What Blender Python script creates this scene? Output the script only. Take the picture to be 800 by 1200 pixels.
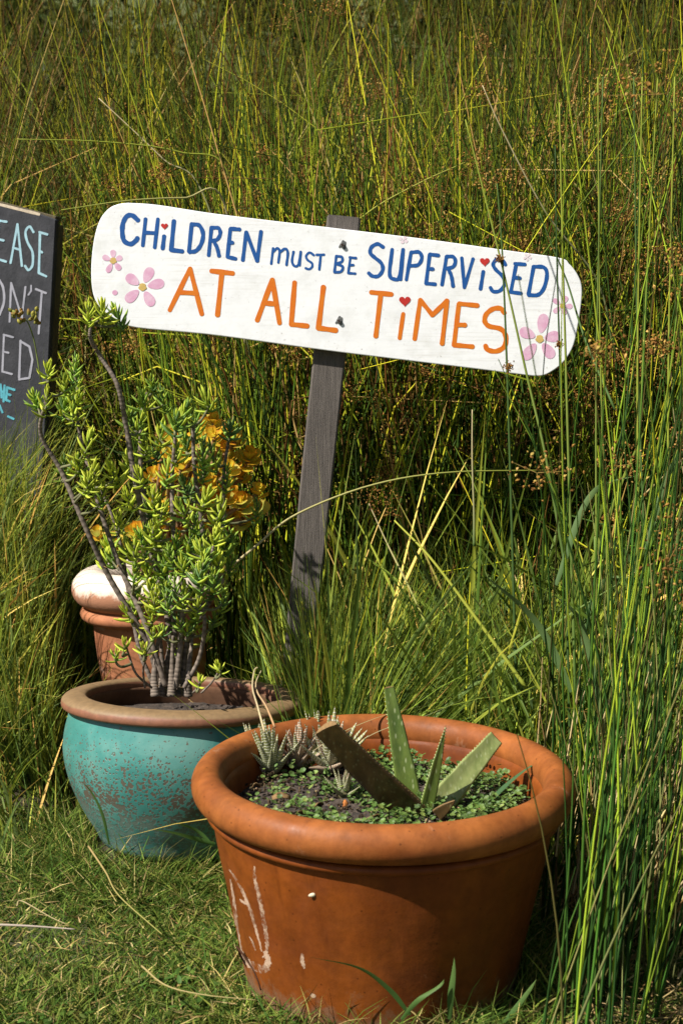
import bpy, bmesh, math, random
import numpy as np
from mathutils import Vector, Matrix, Quaternion
for o in list(bpy.data.objects): bpy.data.objects.remove(o)
scene = bpy.context.scene
col = scene.collection
random.seed(7); rng = np.random.default_rng(7)
R = math.radians

# ------------------------------------------------------------------ camera, sky, sun, exposure
FPX, PITCH, CAMZ = 1667.0, R(6.0), 1.045
cam = bpy.data.cameras.new('camera'); camo = bpy.data.objects.new('camera', cam); col.objects.link(camo)
camo.location = (0, 0, CAMZ); camo.rotation_euler = (R(90) - PITCH, 0, 0)
cam.sensor_fit = 'VERTICAL'; cam.sensor_height = 36; cam.lens = 50; cam.clip_end = 400; cam.clip_start = .05
cam.dof.use_dof = True; cam.dof.focus_distance = 2.95; cam.dof.aperture_fstop = 8.0
scene.camera = camo
SUN_EL, SUN_AZ = R(46), R(236)          # azimuth clockwise from +Y: front left of the camera's view
SUN = Vector((math.sin(SUN_AZ)*math.cos(SUN_EL), math.cos(SUN_AZ)*math.cos(SUN_EL), math.sin(SUN_EL)))
world = bpy.data.worlds.new('World'); scene.world = world; world.use_nodes = True
wn = world.node_tree; bg = wn.nodes['Background']
sky = wn.nodes.new('ShaderNodeTexSky'); sky.sky_type = 'NISHITA'; sky.sun_disc = False
sky.sun_elevation = SUN_EL; sky.sun_rotation = SUN_AZ
wn.links.new(sky.outputs[0], bg.inputs[0]); bg.inputs[1].default_value = 0.05
sl = bpy.data.lights.new('sun', 'SUN'); sl.energy = 5.0; sl.angle = R(0.53); sl.color = (1.0, 0.96, 0.90)
so = bpy.data.objects.new('sun', sl); col.objects.link(so)
so.rotation_euler = SUN.to_track_quat('Z', 'Y').to_euler(); so.location = SUN*20
scene.view_settings.view_transform = 'Standard'; scene.view_settings.look = 'None'
scene.view_settings.exposure = 0.78; scene.view_settings.gamma = 1.0
scene.view_settings.use_curve_mapping = False

FWD = Vector((0, math.cos(PITCH), -math.sin(PITCH))); UP = Vector((0, math.sin(PITCH), math.cos(PITCH)))
def at(u, v, y):
    """point of the place at distance y that the photograph shows at pixel (u, v)"""
    d = FWD + Vector((1, 0, 0))*((u-400)/FPX) + UP*(-(v-600)/FPX)
    return Vector((0, 0, CAMZ)) + d*(y/d.y)

# ------------------------------------------------------------------ materials
def new_mat(name):
    m = bpy.data.materials.new(name); m.use_nodes = True
    nt = m.node_tree; b = nt.nodes['Principled BSDF']
    return m, nt, b
def N(nt, t, **kw):
    n = nt.nodes.new(t)
    for k, v in kw.items():
        if k.startswith('i_'):
            key = k[2:]; n.inputs[int(key) if key.isdigit() else key.replace('_', ' ')].default_value = v
        else: setattr(n, k, v)
    return n
def ramp(nt, fac, stops):
    r = nt.nodes.new('ShaderNodeValToRGB'); e = r.color_ramp.elements
    while len(e) < len(stops): e.new(0.5)
    for k, (p, c) in enumerate(stops):
        e[k].position = p; e[k].color = (c[0], c[1], c[2], 1) if not isinstance(c, (int, float)) else (c, c, c, 1)
    nt.links.new(fac, r.inputs[0]); return r.outputs[0]
def mix(nt, fac, a, b, mode='MIX'):
    n = nt.nodes.new('ShaderNodeMix'); n.data_type = 'RGBA'; n.blend_type = mode
    for s, v in ((0, fac), (6, a), (7, b)):
        if isinstance(v, (int, float)): n.inputs[s].default_value = v
        elif isinstance(v, tuple): n.inputs[s].default_value = (*v[:3], 1)
        else: nt.links.new(v, n.inputs[s])
    return n.outputs[2]
def noise(nt, vec, scale, detail=6, rough=.6, dist=0):
    n = N(nt, 'ShaderNodeTexNoise'); n.inputs['Scale'].default_value = scale
    n.inputs['Detail'].default_value = detail; n.inputs['Roughness'].default_value = rough
    n.inputs['Distortion'].default_value = dist
    nt.links.new(vec, n.inputs['Vector']); return n.outputs[0]
def coords(nt, kind='Object', scale=(1, 1, 1), rot=(0, 0, 0)):
    t = nt.nodes.new('ShaderNodeTexCoord'); m = nt.nodes.new('ShaderNodeMapping')
    m.inputs['Scale'].default_value = scale; m.inputs['Rotation'].default_value = rot
    nt.links.new(t.outputs[kind], m.inputs[0]); return m.outputs[0]
def bump(nt, b, h, strength=.3, dist=.01):
    n = nt.nodes.new('ShaderNodeBump'); n.inputs['Strength'].default_value = strength
    n.inputs['Distance'].default_value = dist
    nt.links.new(h, n.inputs['Height']); nt.links.new(n.outputs[0], b.inputs['Normal'])
def leafy(name, rough=.45, trans=.25, spec=.4, coat=0, noisy=0):
    """vegetation: each blade's own colour from the attribute 'tint', some light let through"""
    m, nt, b = new_mat(name)
    a = N(nt, 'ShaderNodeAttribute', attribute_name='tint'); c = a.outputs[0]
    if noisy:
        n = noise(nt, coords(nt), noisy, 4)
        c = mix(nt, 1.0, c, ramp(nt, n, [(.3, .6), (.7, 1.25)]), 'MULTIPLY')
    nt.links.new(c, b.inputs['Base Color']); b.inputs['Roughness'].default_value = rough
    b.inputs['Specular IOR Level'].default_value = spec
    if trans:
        t = N(nt, 'ShaderNodeBsdfTranslucent'); nt.links.new(c, t.inputs[0])
        mx = N(nt, 'ShaderNodeMixShader'); mx.inputs[0].default_value = trans
        out = nt.nodes['Material Output']
        nt.links.new(b.outputs[0], mx.inputs[1]); nt.links.new(t.outputs[0], mx.inputs[2])
        nt.links.new(mx.outputs[0], out.inputs[0])
    return m
def plain(name, c, rough=.6, spec=.4, var=.15, scale=30, bmp=0):
    m, nt, b = new_mat(name)
    n = noise(nt, coords(nt), scale, 5)
    nt.links.new(mix(nt, 1.0, c, ramp(nt, n, [(.3, 1-var), (.7, 1+var)]), 'MULTIPLY'), b.inputs['Base Color'])
    b.inputs['Roughness'].default_value = rough; b.inputs['Specular IOR Level'].default_value = spec
    if bmp: bump(nt, b, n, bmp, .004)
    return m

M_REED = leafy('reed', .5, .12, .10)
M_BLADE = leafy('grass_blade', .5, .35, .12)
M_LAWN = leafy('lawn_blade', .6, .3, .08)
M_SEED = leafy('seed_head', .8, .1, .1)
M_SUCC = leafy('succulent_leaf', .5, .25, .10, noisy=18)
M_STEM = leafy('woody_stem', .8, 0, .2, noisy=90)
M_COVER = leafy('pot_greenery', .5, .25, .35)

def m_ground():
    m, nt, b = new_mat('soil_ground'); v = coords(nt)
    n = noise(nt, v, 14, 8); n2 = noise(nt, v, 2.2, 4)
    c = ramp(nt, n, [(.3, (.03, .022, .012)), (.55, (.085, .07, .03)), (.75, (.16, .13, .06))])
    c = mix(nt, ramp(nt, n2, [(.4, 0.), (.65, .6)]), c, (.05, .075, .02))
    nt.links.new(c, b.inputs['Base Color']); b.inputs['Roughness'].default_value = .95
    bump(nt, b, n, .6, .02); return m
M_GROUND = m_ground()
def m_hill():
    m, nt, b = new_mat('hill_grass'); v = coords(nt)
    n = noise(nt, v, 3, 8); n2 = noise(nt, v, .35, 4)
    c = ramp(nt, n, [(.3, (.035, .05, .012)), (.55, (.075, .085, .022)), (.75, (.13, .11, .04))])
    c = mix(nt, ramp(nt, n2, [(.4, 0.), (.65, .7)]), c, (.07, .095, .025))
    nt.links.new(c, b.inputs['Base Color']); b.inputs['Roughness'].default_value = .95
    bump(nt, b, n, .8, .1); return m
M_HILL = m_hill()
def m_soil():
    m, nt, b = new_mat('potting_soil'); v = coords(nt)
    n = noise(nt, v, 55, 8); n2 = N(nt, 'ShaderNodeTexVoronoi'); n2.inputs['Scale'].default_value = 120
    nt.links.new(v, n2.inputs['Vector'])
    c = ramp(nt, n, [(.3, (.02, .014, .01)), (.55, (.06, .042, .03)), (.78, (.17, .13, .10))])
    nt.links.new(c, b.inputs['Base Color']); b.inputs['Roughness'].default_value = .95
    bump(nt, b, n, .9, .012); return m
M_SOIL = m_soil()
def m_terracotta(name, base, dark, pale, pale_amt=.62, rough=.42, streak=1.0):
    m, nt, b = new_mat(name); v = coords(nt); vs = coords(nt, 'Object', (1, 1, .12))
    n = noise(nt, v, 6, 7, .65); n2 = noise(nt, v, 60, 5); st = noise(nt, vs, 22, 4); n3 = noise(nt, v, 11, 8, .7, .6)
    c = mix(nt, ramp(nt, n, [(.35, 0.), (.65, 1.)]), base, dark)
    c = mix(nt, 1.0, c, ramp(nt, st, [(.3, 1-.18*streak), (.7, 1+.14*streak)]), 'MULTIPLY')
    c = mix(nt, 1.0, c, ramp(nt, n2, [(.3, .88), (.7, 1.1)]), 'MULTIPLY')
    f = ramp(nt, n3, [(pale_amt, 0.), (pale_amt+.12, .55)])
    c = mix(nt, f, c, pale)
    n5 = noise(nt, v, 26, 7, .7)
    c = mix(nt, 1.0, c, ramp(nt, n5, [(.34, .86), (.5, 1.0), (.68, 1.08)]), 'MULTIPLY')
    gz = N(nt, 'ShaderNodeSeparateXYZ'); nt.links.new(v, gz.inputs[0]); mz = N(nt, 'ShaderNodeMapRange'); mz.inputs[1].default_value = .06; mz.inputs[2].default_value = -.05
    nt.links.new(gz.outputs[2], mz.inputs[0]); n8 = noise(nt, v, 34, 7, .75); n9 = noise(nt, coords(nt, 'Object', (1, 1, .05)), 30, 5, .7)
    az_ = N(nt, 'ShaderNodeMath', operation='MULTIPLY_ADD'); az_.inputs[1].default_value = .5; nt.links.new(mz.outputs[0], az_.inputs[0]); nt.links.new(n8, az_.inputs[2])
    c = mix(nt, ramp(nt, az_.outputs[0], [(.66, 0.), (.92, .7)]), c, (.19, .13, .08))
    c = mix(nt, ramp(nt, n9, [(.58, 0.), (.70, .45 if streak else 0)]), c, (dark[0]*.6, dark[1]*.6, dark[2]*.7))
    sp = N(nt, 'ShaderNodeTexVoronoi'); sp.inputs['Scale'].default_value = 48; sp.inputs['Randomness'].default_value = 1
    nt.links.new(v, sp.inputs['Vector'])
    c = mix(nt, ramp(nt, sp.outputs[0], [(.05, .75), (.11, 0.)]), c, (dark[0]*.45, dark[1]*.45, dark[2]*.45))
    nt.links.new(c, b.inputs['Base Color'])
    nt.links.new(ramp(nt, n3, [(.35, rough-.06), (.7, rough+.3)]), b.inputs['Roughness'])
    b.inputs['Specular IOR Level'].default_value = .2
    bump(nt, b, mix(nt, .5, n2, st), .22, .005); return m
M_TERRA = m_terracotta('terracotta', (.215, .056, .008), (.135, .031, .005), (.33, .17, .09), .67, .45)
M_TERRA_RIM = m_terracotta('terracotta_rim', (.30, .096, .022), (.17, .046, .010), (.44, .27, .16), .63, .46)
M_TERRA_OLD = m_terracotta('terracotta_old', (.42, .17, .08), (.30, .11, .05), (.55, .42, .33), .58, .7)
def m_limed():
    m, nt, b = new_mat('limed_terracotta'); v = coords(nt)
    n = noise(nt, v, 17, 8, .7); g = N(nt, 'ShaderNodeSeparateXYZ'); nt.links.new(v, g.inputs[0])
    mr = N(nt, 'ShaderNodeMapRange'); mr.inputs[1].default_value = .405; mr.inputs[2].default_value = .50
    nt.links.new(g.outputs[2], mr.inputs[0])
    s = N(nt, 'ShaderNodeMath', operation='ADD'); nt.links.new(mr.outputs[0], s.inputs[0]); nt.links.new(n, s.inputs[1])
    c = mix(nt, ramp(nt, s.outputs[0], [(.85, 0.), (1.25, .9)]), (.36, .16, .085), (.64, .55, .45))
    nt.links.new(c, b.inputs['Base Color']); b.inputs['Roughness'].default_value = .85
    bump(nt, b, n, .4, .006); return m
M_LIMED = m_limed()
def m_teal():
    m, nt, b = new_mat('teal_glaze'); v = coords(nt)
    n = noise(nt, v, 7, 6, .6, .4); n2 = noise(nt, v, 24, 8, .65)
    c = ramp(nt, n, [(.28, (.025, .13, .115)), (.5, (.05, .195, .168)), (.72, (.14, .28, .235))])
    g = N(nt, 'ShaderNodeSeparateXYZ'); nt.links.new(v, g.inputs[0])
    # pits where the glaze has worn through, thicker low on the belly
    vd = N(nt, 'ShaderNodeVectorMath', operation='ADD'); w = noise(nt, v, 40, 3)
    sc = N(nt, 'ShaderNodeMath', operation='MULTIPLY'); sc.inputs[1].default_value = .03
    nt.links.new(w, sc.inputs[0]); nt.links.new(v, vd.inputs[0]); nt.links.new(sc.outputs[0], vd.inputs[1])
    vo = N(nt, 'ShaderNodeTexVoronoi'); vo.inputs['Scale'].default_value = 132; nt.links.new(vd.outputs[0], vo.inputs['Vector'])
    mr = N(nt, 'ShaderNodeMapRange'); mr.inputs[1].default_value = .26; mr.inputs[2].default_value = .09
    mr.inputs[3].default_value = .12; mr.inputs[4].default_value = .70
    nt.links.new(g.outputs[2], mr.inputs[0])
    pn = ramp(nt, n2, [(.34, .45), (.66, 1.25)])
    pm = N(nt, 'ShaderNodeMath', operation='MULTIPLY'); nt.links.new(pn, pm.inputs[0]); nt.links.new(mr.outputs[0], pm.inputs[1])
    lt = N(nt, 'ShaderNodeMath', operation='SUBTRACT'); nt.links.new(pm.outputs[0], lt.inputs[0]); nt.links.new(vo.outputs[0], lt.inputs[1])
    pit = ramp(nt, lt.outputs[0], [(.0, 0.), (.06, .9)])
    c = mix(nt, pit, c, (.085, .05, .028))
    vo2 = N(nt, 'ShaderNodeTexVoronoi'); vo2.inputs['Scale'].default_value = 30; nt.links.new(vd.outputs[0], vo2.inputs['Vector'])
    c = mix(nt, ramp(nt, vo2.outputs[0], [(.06, .85), (.13, 0.)]), c, (.10, .055, .03))
    mr2 = N(nt, 'ShaderNodeMapRange'); mr2.inputs[1].default_value = .10; mr2.inputs[2].default_value = .03
    nt.links.new(g.outputs[2], mr2.inputs[0])
    dm = N(nt, 'ShaderNodeMath', operation='MULTIPLY'); nt.links.new(mr2.outputs[0], dm.inputs[0])
    nt.links.new(ramp(nt, n2, [(.3, .15), (.6, .70)]), dm.inputs[1])
    c = mix(nt, dm.outputs[0], c, (.12, .25, .21))
    nt.links.new(c, b.inputs['Base Color']); nt.links.new(ramp(nt, pit, [(0., .33), (1., .8)]), b.inputs['Roughness'])
    inv = N(nt, 'ShaderNodeMath', operation='SUBTRACT'); inv.inputs[0].default_value = 1; nt.links.new(pit, inv.inputs[1])
    bump(nt, b, inv.outputs[0], .5, .002); return m
M_TEAL = m_teal()
def m_lip():
    m, nt, b = new_mat('clay_lip'); v = coords(nt)
    n = noise(nt, v, 9, 7); n2 = noise(nt, v, 70, 5)
    g = N(nt, 'ShaderNodeNewGeometry'); s = N(nt, 'ShaderNodeSeparateXYZ')
    tc = N(nt, 'ShaderNodeTexCoord'); nt.links.new(tc.outputs['Normal'], s.inputs[0])
    f = N(nt, 'ShaderNodeMath', operation='MULTIPLY_ADD'); f.inputs[1].default_value = .8
    nt.links.new(s.outputs[2], f.inputs[0]); nt.links.new(n, f.inputs[2])
    c = mix(nt, ramp(nt, f.outputs[0], [(.75, 0.), (1.25, .8)]), (.20, .08, .04), (.20, .135, .06))  # lichen dust settled on the flat top
    c = mix(nt, 1.0, c, ramp(nt, n2, [(.3, .8), (.7, 1.15)]), 'MULTIPLY')
    nt.links.new(c, b.inputs['Base Color']); b.inputs['Roughness'].default_value = .62
    bump(nt, b, n2, .25, .003); return m
M_LIP = m_lip()
M_INNER = m_terracotta('unglazed_inside', (.15, .075, .04), (.09, .045, .025), (.2, .13, .09), .7, .9)
def m_white():
    m, nt, b = new_mat('white_board_paint'); v = coords(nt)
    n = noise(nt, v, 16, 8, .7); n2 = noise(nt, v, 70, 4); n3 = noise(nt, coords(nt, 'Object', (1, 1, 5)), 5, 6)
    c = mix(nt, ramp(nt, n, [(.50, 0.), (.75, .5)]), (.80, .80, .79), (.56, .55, .50))
    c = mix(nt, 1.0, c, ramp(nt, n3, [(.3, .94), (.7, 1.02)]), 'MULTIPLY')
    gr = noise(nt, coords(nt, 'Object', (2.5, 8, 70), (0, R(-7), 0)), 3, 6, .7); n6 = noise(nt, v, 6, 5)
    c = mix(nt, mix(nt, 1.0, ramp(nt, gr, [(.5, 0.), (.68, .55)]), ramp(nt, n6, [(.45, .1), (.65, 1.)]), 'MULTIPLY'), c, (.50, .47, .41))
    n7 = noise(nt, v, 110, 3); c = mix(nt, ramp(nt, n7, [(.66, 0.), (.74, .5)]), c, (.42, .40, .36))
    vo = N(nt, 'ShaderNodeTexVoronoi'); vo.inputs['Scale'].default_value = 26; nt.links.new(v, vo.inputs['Vector'])
    c = mix(nt, ramp(nt, vo.outputs[0], [(.03, .6), (.06, 0.)]), c, (.3, .28, .24))
    nt.links.new(c, b.inputs['Base Color']); b.inputs['Roughness'].default_value = .5
    bump(nt, b, mix(nt, .4, n2, n), .18, .003); return m
M_WHITE = m_white()
def m_wood(name, c1, c2, axis=(30, 30, 1.6)):
    m, nt, b = new_mat(name); v = coords(nt, 'Object', axis)
    n = noise(nt, v, 4, 8, .65, .4); n2 = noise(nt, v, 14, 6, .7)
    c = ramp(nt, n, [(.3, c1), (.7, c2)])
    c = mix(nt, ramp(nt, n2, [(.55, 0.), (.75, .6)]), c, (c1[0]*.3, c1[1]*.3, c1[2]*.3))
    nt.links.new(c, b.inputs['Base Color']); b.inputs['Roughness'].default_value = .88
    bump(nt, b, n2, .7, .004); return m
M_POST = m_wood('weathered_post', (.06, .05, .042), (.125, .105, .088))
M_BLACK = m_wood('black_board', (.012, .013, .016), (.040, .040, .046), (4, 4, 3))
M_EDGE = m_wood('board_edge', (.05, .042, .018), (.11, .085, .04))
def paint(name, c, thin=.3, thin_c=None):
    m, nt, b = new_mat(name); v = coords(nt)
    n = noise(nt, v, 38, 6, .7); n2 = noise(nt, v, 150, 3)
    c2 = thin_c or tuple(min(1, x*1.5+.03) for x in c)
    nt.links.new(mix(nt, ramp(nt, n, [(.42, 0.), (.75, thin)]), c, c2), b.inputs['Base Color'])
    b.inputs['Roughness'].default_value = .45; bump(nt, b, n2, .15, .002); return m
P_BLUE = paint('blue_paint', (.007, .072, .26), .35, (.012, .10, .34))
P_ORANGE = paint('orange_paint', (.60, .135, .003), .7, (.62, .20, .006))
P_RED = paint('red_paint', (.42, .018, .012), .4)
P_PINK = paint('pink_paint', (.62, .33, .46), 1.0, (.74, .56, .63))
P_PALE = paint('faded_pink_paint', (.72, .58, .62), .6, (.76, .70, .70))
P_YEL = paint('yellow_paint', (.50, .34, .10), .5)
P_CHALK = paint('pale_blue_paint', (.29, .46, .51), 1.0, (.20, .32, .36))
P_GREYCHALK = paint('pale_grey_paint', (.30, .295, .33), 1.0, (.20, .20, .23))
P_CYAN = paint('turquoise_paint', (.08, .34, .40), 1.0, (.05, .20, .24))
M_SCREW = plain('galvanised_screw', (.16, .16, .15), .55, .5, .3, 300)
M_SCREW.node_tree.nodes['Principled BSDF'].inputs['Metallic'].default_value = .6
def m_lime():
    m, nt, b = new_mat('lime_scale'); v = coords(nt); n = noise(nt, v, 160, 5, .7); n2 = noise(nt, v, 28, 4)
    b.inputs['Base Color'].default_value = (.50, .34, .23, 1); b.inputs['Roughness'].default_value = .9
    ad = N(nt, 'ShaderNodeMath', operation='MULTIPLY_ADD'); ad.inputs[1].default_value = .6; nt.links.new(n, ad.inputs[0]); nt.links.new(n2, ad.inputs[2])
    nt.links.new(ramp(nt, ad.outputs[0], [(.66, 0.), (.88, .9)]), b.inputs['Alpha']); return m
M_LIME = m_lime()
M_CHIP = plain('bare_wood', (.46, .38, .28), .9, .2, .25, 140)
M_CREAM = plain('cream_shell', (.60, .52, .36), .5, .4, .1, 200)
M_GROOVE = plain('dark_groove', (.05, .022, .012), .9, .1, .2, 60)

# ------------------------------------------------------------------ mesh helpers
def mesh_np(name, verts, quads=None, tris=None, tint=None, smooth=True):
    """fast mesh from numpy arrays; tint = per-vertex rgb"""
    me = bpy.data.meshes.new(name); verts = np.asarray(verts, np.float32).reshape(-1, 3)
    q = np.zeros((0, 4), np.int32) if quads is None else np.asarray(quads, np.int32).reshape(-1, 4)
    t = np.zeros((0, 3), np.int32) if tris is None else np.asarray(tris, np.int32).reshape(-1, 3)
    me.vertices.add(len(verts)); me.vertices.foreach_set('co', verts.ravel())
    loops = np.concatenate([q.ravel(), t.ravel()]); me.loops.add(len(loops)); me.loops.foreach_set('vertex_index', loops)
    nf = len(q)+len(t); me.polygons.add(nf)
    tot = np.concatenate([np.full(len(q), 4), np.full(len(t), 3)]).astype(np.int32)
    me.polygons.foreach_set('loop_start', (np.cumsum(tot)-tot).astype(np.int32))
    me.polygons.foreach_set('use_smooth', np.full(nf, smooth))
    if tint is not None:
        a = me.attributes.new('tint', 'FLOAT_COLOR', 'POINT')
        c = np.ones((len(verts), 4), np.float32); c[:, :3] = np.asarray(tint, np.float32).reshape(-1, 3)
        a.data.foreach_set('color', c.ravel())
    me.update(calc_edges=True); me.validate(); return me
def link(name, me, mat, parent=None, loc=None):
    o = bpy.data.objects.new(name, me); col.objects.link(o)
    if mat is not None and not me.materials: me.materials.append(mat)
    if parent is not None: o.parent = parent
    if loc is not None: o.location = loc
    return o
def thing(name, label, cat, loc=(0, 0, 0), group=None):
    o = bpy.data.objects.new(name, None); col.objects.link(o); o.location = loc; o.empty_display_size = .05
    return tag(o, label, cat, group)
def tag(o, label, cat, group=None):
    o['label'] = label; o['category'] = cat
    if group: o['group'] = group
    return o
def stuff(name, me, mat, label, cat, parent=None):
    o = link(name, me, mat, parent); o['kind'] = 'stuff'
    if parent is None: tag(o, label, cat)
    return o
def bm_obj(name, bm, mat, parent=None, loc=None, smooth=True):
    me = bpy.data.meshes.new(name); bm.normal_update(); bm.to_mesh(me); bm.free()
    if smooth: me.polygons.foreach_set('use_smooth', np.full(len(me.polygons), True))
    return link(name, me, mat, parent, loc)
def catmull(pts, n):
    P = [np.array(p, float) for p in pts]
    if len(P) == 2: return np.array([P[0]+(P[1]-P[0])*k/(n-1) for k in range(n)])
    P = [2*P[0]-P[1]]+P+[2*P[-1]-P[-2]]; out = []
    m = len(P)-3
    for k in range(n):
        x = k/(n-1)*m; i = min(int(x), m-1); t = x-i; a, b, c, d = P[i:i+4]
        out.append(.5*((2*b)+(-a+c)*t+(2*a-5*b+4*c-d)*t*t+(-a+3*b-3*c+d)*t**3))
    return np.array(out)
def frames(path):
    T = np.gradient(path, axis=0); T /= np.linalg.norm(T, axis=1)[:, None]+1e-9
    ref = np.array([0, 0, 1.]) if abs(T[0][2]) < .9 else np.array([1., 0, 0])
    U = []; u = ref-T[0]*ref.dot(T[0]); u /= np.linalg.norm(u)
    for t in T:
        u = u-t*u.dot(t); u /= np.linalg.norm(u)+1e-9; U.append(u)
    U = np.array(U); return T, U, np.cross(T, U)
def tube_mesh(name, path, radii, sides=6, tint=None):
    path = np.asarray(path); n = len(path); T, U, V = frames(path); radii = np.broadcast_to(radii, (n,))
    a = np.arange(sides)*2*np.pi/sides
    v = path[:, None]+radii[:, None, None]*(U[:, None]*np.cos(a)[None, :, None]+V[:, None]*np.sin(a)[None, :, None])
    idx = np.arange(n*sides).reshape(n, sides)
    q = np.stack([idx[:-1], np.roll(idx, -1, 1)[:-1], np.roll(idx, -1, 1)[1:], idx[1:]], -1).reshape(-1, 4)
    v = np.concatenate([v.reshape(-1, 3), path[:1], path[-1:]])
    t = [(n*sides, idx[0][(k+1) % sides], idx[0][k]) for k in range(sides)]+[(n*sides+1, idx[-1][k], idx[-1][(k+1) % sides]) for k in range(sides)]
    tc = None
    if tint is not None:
        tint = np.broadcast_to(np.asarray(tint, float), (n, 3))
        tc = np.concatenate([np.repeat(tint, sides, 0), tint[:1], tint[-1:]])
    return mesh_np(name, v, q, t, tc)
def lathe(name, prof, seg, mat, parent=None, wob=0, seed=1, closed=False):
    r_ = np.random.default_rng(seed); a = np.arange(seg)*2*np.pi/seg
    ph = r_.uniform(0, 6.28, 4); w = 1+wob*(np.sin(2*a+ph[0])+.6*np.sin(3*a+ph[1])+.4*np.sin(5*a+ph[2]))
    prof = np.asarray(prof, float); n = len(prof)
    v = np.stack([prof[:, 0, None]*np.cos(a)*w, prof[:, 0, None]*np.sin(a)*w, np.repeat(prof[:, 1, None], seg, 1)], -1)
    idx = np.arange(n*seg).reshape(n, seg); nx = np.roll(idx, -1, 1)
    lo, hi = (idx, np.roll(idx, -1, 0)) if closed else (idx[:-1], idx[1:])
    nlo, nhi = (nx, np.roll(nx, -1, 0)) if closed else (nx[:-1], nx[1:])
    q = np.stack([lo, nlo, nhi, hi], -1).reshape(-1, 4)
    return link(name, mesh_np(name, v, q), mat, parent)
def smooth_prof(pts, n=40):
    return catmull([(p[0], p[1], 0) for p in pts], n)[:, :2]

# ---- many blades / stalks at once
def paths_np(base, d0, L, bend, nseg, kink=None):
    """base (N,3), start direction d0 (N,3), length, sideways bend vector (N,3) -> (N,nseg+1,3)"""
    t = np.linspace(0, 1, nseg+1)
    p = base[:, None]+L[:, None, None]*(d0[:, None]*t[None, :, None]+bend[:, None]*(t**2)[None, :, None])
    if kink is not None:
        tk, dk = kink                      # where the stalk is snapped, and the way it points after that
        w = np.clip(t[None]-tk[:, None], 0, 1)[..., None]
        pk = base[:, None]+L[:, None, None]*(d0[:, None]*np.minimum(t[None], tk[:, None])[..., None]+bend[:, None]*(np.minimum(t[None], tk[:, None])**2)[..., None])
        p = np.where((tk < 1)[:, None, None], pk+L[:, None, None]*w*dk[:, None], p)
    p[..., 2] = np.maximum(p[..., 2], .006)
    return p
def stalks_mesh(name, P, rad, c0, c1, sides=3, taper=.35):
    n, m, _ = P.shape; t = np.linspace(0, 1, m); T = np.gradient(P, axis=1); T /= np.linalg.norm(T, axis=2, keepdims=True)+1e-9
    ref = np.where(np.abs(T[:, :, 1:2]) > .8, np.array([1., 0, 0]), np.array([0, 1., 0]))
    U = np.cross(T, ref); U /= np.linalg.norm(U, axis=2, keepdims=True)+1e-9; V = np.cross(T, U)
    a = np.arange(sides)*2*np.pi/sides+.4
    r = rad[:, None]*(1-(1-taper)*t[None]**1.5)
    v = P[:, :, None]+r[:, :, None, None]*(U[:, :, None]*np.cos(a)[:, None]+V[:, :, None]*np.sin(a)[:, None])
    idx = np.arange(n*m*sides).reshape(n, m, sides); nx = np.roll(idx, -1, 2)
    q = np.stack([idx[:, :-1], nx[:, :-1], nx[:, 1:], idx[:, 1:]], -1).reshape(-1, 4)
    tint = c0[:, None]*(1-t)[None, :, None]+c1[:, None]*t[None, :, None]
    return mesh_np(name, v, q, None, np.repeat(tint[:, :, None], sides, 2))
def blades_mesh(name, P, width, c0, c1, fold=.25, side=None):
    """flat leaf blades with a fold along the middle (3 verts per ring)"""
    n, m, _ = P.shape; t = np.linspace(0, 1, m); T = np.gradient(P, axis=1); T /= np.linalg.norm(T, axis=2, keepdims=True)+1e-9
    if side is None:
        a = rng.uniform(0, 2*np.pi, n); side = np.stack([np.cos(a), np.sin(a), np.zeros(n)], -1)
    S = side[:, None]-T*np.sum(side[:, None]*T, 2, keepdims=True); S /= np.linalg.norm(S, axis=2, keepdims=True)+1e-9
    Nn = np.cross(T, S)
    w = width[:, None]*np.clip(np.minimum(.55+t*1.8, 1)*(1-t**2.2), .03, 1)[None]*.5
    v = np.stack([P-S*w[..., None]+Nn*(w*fold)[..., None], P, P+S*w[..., None]+Nn*(w*fold)[..., None]], 2)
    idx = np.arange(n*m*3).reshape(n, m, 3)
    q = np.concatenate([np.stack([idx[:, :-1, k], idx[:, :-1, k+1], idx[:, 1:, k+1], idx[:, 1:, k]], -1).reshape(-1, 4) for k in (0, 1)])
    tint = c0[:, None]*(1-t)[None, :, None]+c1[:, None]*t[None, :, None]
    return mesh_np(name, v, q, None, np.repeat(tint[:, :, None], 3, 2))
def pick(n, pal, w, jit=.25):
    pal = np.array(pal, float); w = np.array(w, float)/np.sum(w)
    c = pal[rng.choice(len(pal), n, p=w)]
    c = c*np.array([1.06, 1.0, .74])
    return np.clip(c*rng.uniform(1-jit, 1+jit, (n, 1))*rng.uniform(.92, 1.08, (n, 3)), 0, .9)
def updirs(n, lean_mu, lean_sd, az=None):
    a = rng.uniform(0, 2*np.pi, n) if az is None else az
    l = np.abs(rng.normal(lean_mu, lean_sd, n))
    return np.stack([np.sin(l)*np.cos(a), np.sin(l)*np.sin(a), np.cos(l)], -1)

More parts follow.
